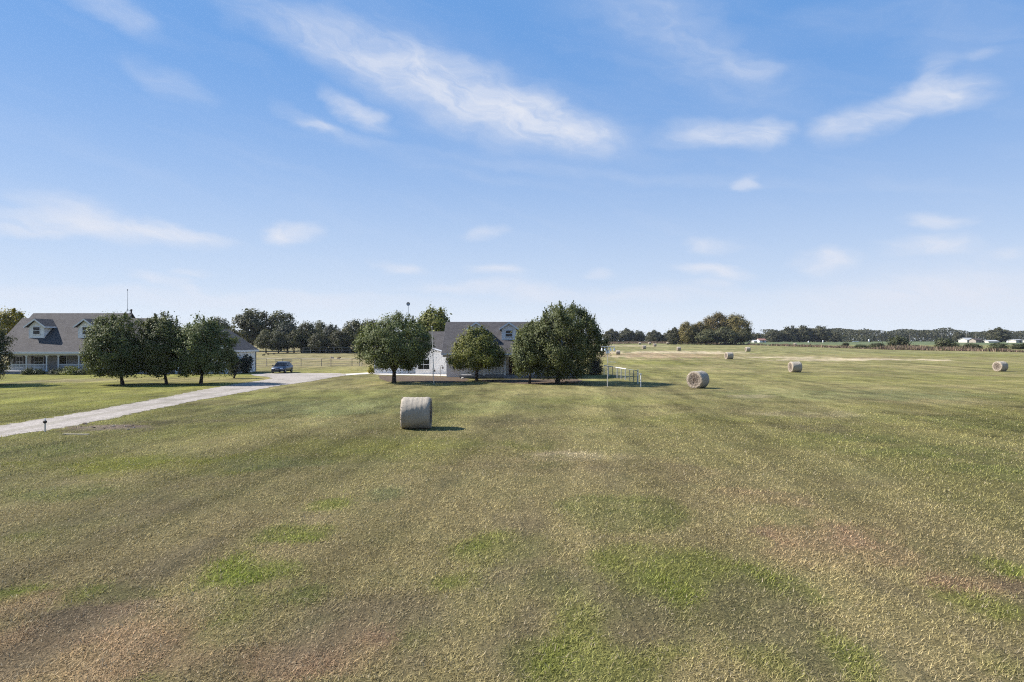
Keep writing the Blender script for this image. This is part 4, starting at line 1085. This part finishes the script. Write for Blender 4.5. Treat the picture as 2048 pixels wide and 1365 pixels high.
x, d = P(152, 869.5)
o = thing('culvert_slab', 'thin pale concrete lip at the bare earth patch beside the drive', 'concrete slab', (x, d, 0), R(-4))
MB().box(-.62, .62, -.10, .10, -.1, .03).build('slab', M['old_concrete'], o, bevel=.015)
# clods of earth and rocks by the slab
rr = random.Random(4)
def rock(name, label, x, y, s, mat, group=None, cat='rock'):
    bm = bmesh.new(); bmesh.ops.create_icosphere(bm, subdivisions=2, radius=1)
    for v in bm.verts: v.co *= rr.uniform(.78, 1.15); v.co.x *= s * rr.uniform(1.0, 1.05) * 1.3; v.co.y *= s; v.co.z *= s * .6
    me = bpy.data.meshes.new(name); bm.to_mesh(me); bm.free()
    o = link(name, me, mat); o.location = (x, y, s * .2); o.rotation_euler = (0, 0, rr.random() * 3)
    return tag(o, label, cat, group)
EG = 'earth clods on the bare patch by the drive'
for i in range(14):
    px, py = rr.uniform(138, 285), rr.uniform(848, 863); x, y = P(px, py)
    rock('earth_clod', 'small brown earth clod on the bare patch by the drive', x, y, rr.uniform(.035, .085), M['mulch'] if i % 3 else M['bark_pale'], EG, 'clod')
for px, py, s, lab in ((742, 747.5, .17, 'pale stone at the corner of the white wing'), (737, 745.8, .14, 'small dark stone on the walk by the yellow shrub'), (925, 757.5, .16, 'white stone at the edge of the mulch under the pointed tree'), (1044, 757, .14, 'white stone below the porch steps')):
    x, y = P(px, py); rock('garden_stone', lab, x, y, s, M['stone'] if 'dark' not in lab else M['bark'])

# ------------------------------------------------------------------ goats
def make_goat():
    me = bpy.data.meshes.new('goat_cage')
    V = [(0, 0, .30), (.22, 0, .32), (-.22, 0, .31), (.36, 0, .42), (.46, 0, .48), (.57, 0, .44),
         (.20, .09, .16), (.30, .10, .05), (.20, -.09, .16), (.31, -.10, .05), (-.24, .10, .16), (-.14, .12, .05), (-.24, -.10, .16), (-.14, -.12, .05), (-.34, 0, .36), (-.38, 0, .30),
         (.44, .07, .53), (.44, -.07, .53)]
    E = [(0, 1), (0, 2), (1, 3), (3, 4), (4, 5), (1, 6), (6, 7), (1, 8), (8, 9), (2, 10), (10, 11), (2, 12), (12, 13), (2, 14), (14, 15), (4, 16), (4, 17)]
    rad = [.17, .15, .15, .09, .075, .045, .06, .03, .06, .03, .07, .03, .07, .03, .04, .02, .022, .022]
    me.from_pydata(V, E, [])
    o = bpy.data.objects.new('goat_cage', me); COL.objects.link(o)
    sk = o.modifiers.new('s', 'SKIN'); sb = o.modifiers.new('u', 'SUBSURF'); sb.levels = 1
    for i, q in enumerate(rad): me.skin_vertices[0].data[i].radius = (q, q)
    me.skin_vertices[0].data[0].use_root = True
    dg = bpy.context.evaluated_depsgraph_get()
    m2 = bpy.data.meshes.new_from_object(o.evaluated_get(dg)); m2.name = 'goat'
    bpy.data.objects.remove(o)
    return m2
gm = make_goat()
M['fur_brown'] = simple('brown fur', (.085, .05, .03), .9, .1, var=.3, scale=6)
M['fur_pied'] = simple('pied fur', (.40, .32, .25), .9, .1, var=.2, scale=3, dirt=(.07, .04, .025))
M['fur_dark'] = simple('dark fur', (.03, .026, .022), .9, .1, var=.3, scale=6)
GG = 'small goats resting in the paddock'
for px, py, s, a, m, lab in ((664.5, 718.6, 1.1, 175, 'fur_pied', 'pale and brown goat lying left of the plain brown one'), (677, 719.4, 1.0, 10, 'fur_brown', 'plain brown goat lying right of the pale and brown one'),
    (527, 712.5, .95, 20, 'fur_dark', 'nearest dark goat of the three by the garage'), (536.5, 710.3, .85, 160, 'fur_brown', 'middle dark goat of the three by the garage'), (547.5, 709.8, .85, 5, 'fur_dark', 'farthest right dark goat of the three by the garage')):
    x, d = P(px, py); me2 = gm.copy(); me2.materials.clear()
    o = link('goat', me2, M[m]); o.location = (x, d, float(gz(d))); o.rotation_euler = (0, 0, R(a)); o.scale = (s, s, s)
    for p in me2.polygons: p.use_smooth = True
    tag(o, lab, 'goat', GG)

# ------------------------------------------------------------------ far buildings and poles
def shed(name, label, px, d, wpx, top, wallm, roofm, cat='house', ridge=.42, dep=8, win=True, rz=0):
    g0 = float(gz(d)); W_ = wpx / F * d / 2; H = Z(top, d) - g0
    o = thing(name, label, cat, (X(px, d), d, g0), rz)
    e = H * (1 - ridge)
    MB().prism([(-W_, -dep / 2, -.3), (-W_, dep / 2, -.3), (-W_, dep / 2, e), (-W_, 0, H - .12), (-W_, -dep / 2, e)], (2 * W_, 0, 0)).build('wall', M[wallm], o)
    b = MB()
    for s in (-1, 1): b.prism([(-W_ - .4, 0, H), (W_ + .4, 0, H), (W_ + .4, s * (dep / 2 + .4), e - .1), (-W_ - .4, s * (dep / 2 + .4), e - .1)], (0, 0, -.2))
    b.build('roof', M[roofm], o)
    if win:
        n = max(1, int(W_ / 2.2))
        for i in range(n):
            x = -W_ + 2 * W_ * (i + .5) / n
            window(MB(), x - .5, x + .5, e * .35, e * .8, -dep / 2).build('window', [M['trim'], M['glass']], o)
        MB().box(W_ * .12, W_ * .12 + 1, -dep / 2 - .05, -dep / 2 + .01, 0, 2.0).build('door', M['dark_wood'], o)
    return o
M['white_metal'] = simple('white metal roof', (.33, .335, .34), .7, .2, var=.05)
shed('barn', 'distant barn with a reddish roof beyond the hay field', 1522, 560, 13, 677.5, 'trim', 'red_roof', 'barn')
shed('shed', 'small white shed beside the reddish roofed barn', 1508, 555, 6, 680.5, 'pole_paint', 'white_metal', 'shed', win=False)
shed('white_house', 'distant white house at the right in front of the far woods', 1933, 540, 19, 676, 'pole_paint', 'white_metal', 'house', rz=.25)
shed('brown_house', 'distant brown roofed house right of the white house', 1951, 530, 12, 677, 'post_wood', 'dark_wood', 'house')
shed('long_shed', 'distant long pale open shed below the large distant tree', 1980, 525, 20, 680.5, 'rail_pale', 'white_metal', 'shed', win=False)
shed('trailer_home', 'distant white box shaped home right of the large distant tree', 2031, 520, 13, 679.3, 'pole_paint', 'white_metal', 'mobile home', ridge=.15)
shed('trailer_home', 'distant white box at the right edge of the picture', 2050, 520, 9, 680, 'pole_paint', 'white_metal', 'mobile home', ridge=.15)
PG = 'utility poles by the far woods'
for px, top, d, lab in ((1932.5, 664, 600, 'utility pole above the distant white house'), (1884, 666, 640, 'utility pole left of the distant white house'), (1820, 666, 660, 'utility pole above the tallest scrub bush'), (1951.5, 668, 610, 'utility pole above the brown roofed house')):
    g0 = float(gz(d)); h = Z(top, d) - g0
    o = thing('utility_pole', lab, 'utility pole', (X(px, d), d, g0), 0, PG); MB().tube([(0, 0, -.3), (0, 0, h)], [.22, .16], 7).build('pole', M['post_wood'], o); MB().box(-1.2, 1.2, -.08, .08, h - .9, h - .7).build('crossarm', M['post_wood'], o)
WG = 'pale tanks and boxes by the far fields'
for px, d, wpx, hpx, lab in ((1617, 560, 2.6, 3, 'distant white tank left of the two small white posts'), (1646, 560, 2, 4.5, 'distant white tank at the foot of the domed pair of trees'), (1738, 640, 2.4, 6, 'distant tall white tank before the far woods'), (1711, 640, 12, 2, 'distant long low white box before the far woods'), (2015, 520, 3, 4, 'distant white tank between the sheds')):
    g0 = float(gz(d)); r_ = wpx / F * d / 2; h = hpx / F * d
    o = thing('white_tank', lab, 'tank', (X(px, d), d, g0), 0, WG)
    if wpx < 6: MB().lathe([(r_, 0), (r_, h * .85), (r_ * .5, h)], 14).build('shell', M['trim'], o, smooth=False)
    else: MB().box(-r_, r_, -1.2, 1.2, .3, h).build('shell', M['trim'], o, bevel=.15)

# the air
def haze():
    m, nt, out = nt_of('thin air'); g = NB(nt)
    v = g.n('VolumePrincipled'); v.inputs['Color'].default_value = (.80, .87, 1.0, 1); v.inputs['Density'].default_value = HAZE
    v.inputs['Anisotropy'].default_value = .2
    g.l(v.outputs[0], out.inputs['Volume'])
    tag(MB().box(-2700, 2700, -150, 2700, -1.5, 34).build('haze', m), 'thin pale air over the fields', kind='stuff')
HAZE = .00006
haze()
# ------------------------------------------------------------------ sky, sun, camera
SUN_EL, SUN_AZ = R(40), R(-80)      # azimuth from +Y towards +X
world = bpy.data.worlds.new('World'); scene.world = world; world.use_nodes = True
nt = world.node_tree; nt.nodes.clear(); g = NB(nt)
out = g.n('OutputWorld'); bg = g.n('Background'); g.l(bg.outputs[0], out.inputs[0])
sky = g.n('TexSky'); sky.sky_type = 'NISHITA'; sky.sun_disc = False; sky.sun_elevation = SUN_EL; sky.sun_rotation = SUN_AZ % (2 * math.pi)
sky.altitude = 200; sky.air_density = 1.0; sky.dust_density = .6; sky.ozone_density = 1.6
STR = .08
EXPO = 1.15
bg.inputs['Strength'].default_value = STR
dirv = g.n('TexCoord').outputs['Generated']
sp = g.n('SeparateXYZ'); g.l(dirv, sp.inputs[0])
azn = g.math('ARCTAN2', sp.outputs[0], sp.outputs[1]); eln = g.math('ARCSINE', sp.outputs[2])
ae = g.n('CombineXYZ'); g.l(azn, ae.inputs[0]); g.l(eln, ae.inputs[1])
def vmath(op, a, b):
    nd = g.n('VectorMath', operation=op)
    for s_, v_ in zip(nd.inputs, (a, b)):
        if isinstance(v_, bpy.types.NodeSocket): g.l(v_, s_)
        else: s_.default_value = v_
    return nd.outputs[0]
wn = g.n('TexNoise'); g.l(g.mapv(ae.outputs[0], (13, 26, 1)), wn.inputs['Vector']); wn.inputs['Scale'].default_value = 1.0; wn.inputs['Detail'].default_value = 4
warp = vmath('MULTIPLY', vmath('SUBTRACT', wn.outputs['Color'], (.5, .5, .5)), (.085, .034, 0))
q = vmath('ADD', ae.outputs[0], warp)
CL = [(900,165,360,95,20,.16),(1300,60,330,110,30,.10),(1900,560,300,70,0,.22),(600,70,190,40,20,.30),(790,138,210,58,22,.52),(950,195,200,58,20,.62),(1090,245,150,44,18,.66),(1190,268,110,34,8,.30),
 (220,18,130,30,20,.30),(330,165,100,22,18,.22),(710,222,85,18,25,.62),(635,254,60,13,10,.5),(610,238,55,18,25,.25),(720,280,60,12,10,.15),
 (1440,268,130,26,4,.55),(1525,272,62,26,-8,.62),(1500,290,55,18,5,.4),(1900,192,90,27,-4,.62),(1850,160,42,42,35,.42),(1790,222,140,26,-18,.5),(1690,248,80,26,-5,.48),
 (1370,80,260,55,32,.22),(1500,142,60,20,18,.32),(1950,60,200,90,40,.12),(1507,368,32,12,0,.45),(1945,105,50,12,5,.25),(1700,40,200,40,0,.10),
 (200,455,260,24,3,.55),(160,425,110,28,12,.42),(50,460,110,10,0,.4),(340,464,140,13,4,.45),(583,463,55,20,0,.6),(968,467,45,14,0,.3),
 (805,534,60,12,8,.45),(1000,537,62,14,3,.5),(1415,541,75,14,7,.55),(1420,495,55,12,8,.4),(1655,520,66,24,0,.6),(1870,445,75,17,5,.4),(1865,490,95,18,2,.5),(1990,508,60,12,0,.35),
 (310,560,70,12,5,.45),(380,546,40,8,0,.3),(380,580,50,8,8,.35),(930,575,120,13,0,.45),(1070,582,90,22,8,.45),(1200,543,26,10,0,.35),(1430,567,50,8,0,.35),
 (1850,592,420,42,0,.5),(1300,590,260,18,0,.35),(420,600,520,18,0,.4),(640,592,160,10,0,.25),(1200,350,700,12,6,.10),(950,350,300,10,10,.08)]
acc = None
for px, py, hl, hw, ang, s in CL:
    s = s * 1.3 if py > 400 else s
    a = math.atan((px - CX) / F); e = math.atan((CY - py) / math.hypot(F, px - CX))
    kx = F / (F * F + (px - CX) ** 2); ky = 1 / math.hypot(F, px - CX)
    mp = g.n('Mapping'); mp.vector_type = 'TEXTURE'; g.l(q, mp.inputs[0])
    mp.inputs['Location'].default_value = (a, e, 0); mp.inputs['Rotation'].default_value = (0, 0, R(-ang)); mp.inputs['Scale'].default_value = (hl * 1.15 * kx, hw * 1.35 * ky, 1)
    ln = g.n('VectorMath', operation='LENGTH'); g.l(mp.outputs[0], ln.inputs[0])
    b = g.rng(ln.outputs['Value'], 1.15, .05, 0, s, True)
    acc = b if acc is None else g.math('MAXIMUM', g.math('MULTIPLY', acc, 1.0), b) if False else (b if acc is None else g.math('SUBTRACT', g.math('ADD', acc, b), g.math('MULTIPLY', acc, b)))
def turned(ang, sx, sy):
    mp = g.n('Mapping'); mp.vector_type = 'TEXTURE'; g.l(q, mp.inputs[0]); mp.inputs['Rotation'].default_value = (0, 0, R(ang)); mp.inputs['Scale'].default_value = (1 / sx, 1 / sy, 1); return mp.outputs[0]
fine = g.noise(turned(-18, 14, 40), 1.0, 8, .62, .5)
wisp = g.noise(turned(-16, 4, 26), 1.0, 5, .55)
dens = g.math('MULTIPLY', acc, g.rng(fine, .32, .62, .58, 1.22))
dens = g.math('ADD', dens, g.rng(wisp, .5, .8, 0, .10), True)
# air: paler towards the horizon
hz = g.rng(eln, 0.0, .42, 1, 0)
hz = g.math('POWER', hz, 1.7); low = g.rng(eln, 0.0, .085, 1, 0, True)
K = 1 / STR / 2 ** EXPO
tint = g.mix(1.0, sky.outputs[0], (.8, .8, .8), 'MULTIPLY')
SKYTOP = tuple(c * K for c in (.150, .370, .800)); SKYHOR = tuple(c * K for c in (.77, .85, .955)); CLOUD = tuple(c * K for c in (.76, .80, .90))
base = g.mix(.8, tint, SKYTOP)
base = g.mix(g.math('MULTIPLY', hz, .95), base, SKYHOR)
base = g.mix(g.math('MULTIPLY', low, .55), base, tuple(c * K for c in (.81, .865, .935)))
col = g.mix(dens, base, CLOUD)
g.l(col, bg.inputs['Color'])

sd = Vector((math.sin(SUN_AZ) * math.cos(SUN_EL), math.cos(SUN_AZ) * math.cos(SUN_EL), math.sin(SUN_EL)))
sl_ = bpy.data.lights.new('sun', 'SUN'); sl_.energy = 5.0; sl_.angle = R(.5); sl_.color = (1.0, .95, .88)
so = bpy.data.objects.new('sun', sl_); COL.objects.link(so); so.rotation_euler = sd.to_track_quat('Z', 'Y').to_euler(); so.location = (0, 0, 60)

cam = bpy.data.cameras.new('camera'); co = bpy.data.objects.new('camera', cam); COL.objects.link(co)
co.location = (0, 0, CAMZ); co.rotation_euler = (R(90), 0, 0)
cam.sensor_width = 36; cam.lens = 36 * F / 2048; cam.shift_y = (682 - 682.5) / 2048; cam.clip_start = .1; cam.clip_end = 12000
scene.camera = co
vs = scene.view_settings; vs.view_transform = 'Standard'; vs.look = 'None'; vs.gamma = 1; vs.exposure = EXPO; vs.use_curve_mapping = False
scene.cycles.use_denoising = False; scene.cycles.filter_width = 1.15
scene.cycles.max_bounces = 6; scene.cycles.diffuse_bounces = 3; scene.cycles.transmission_bounces = 3; scene.cycles.volume_bounces = 0
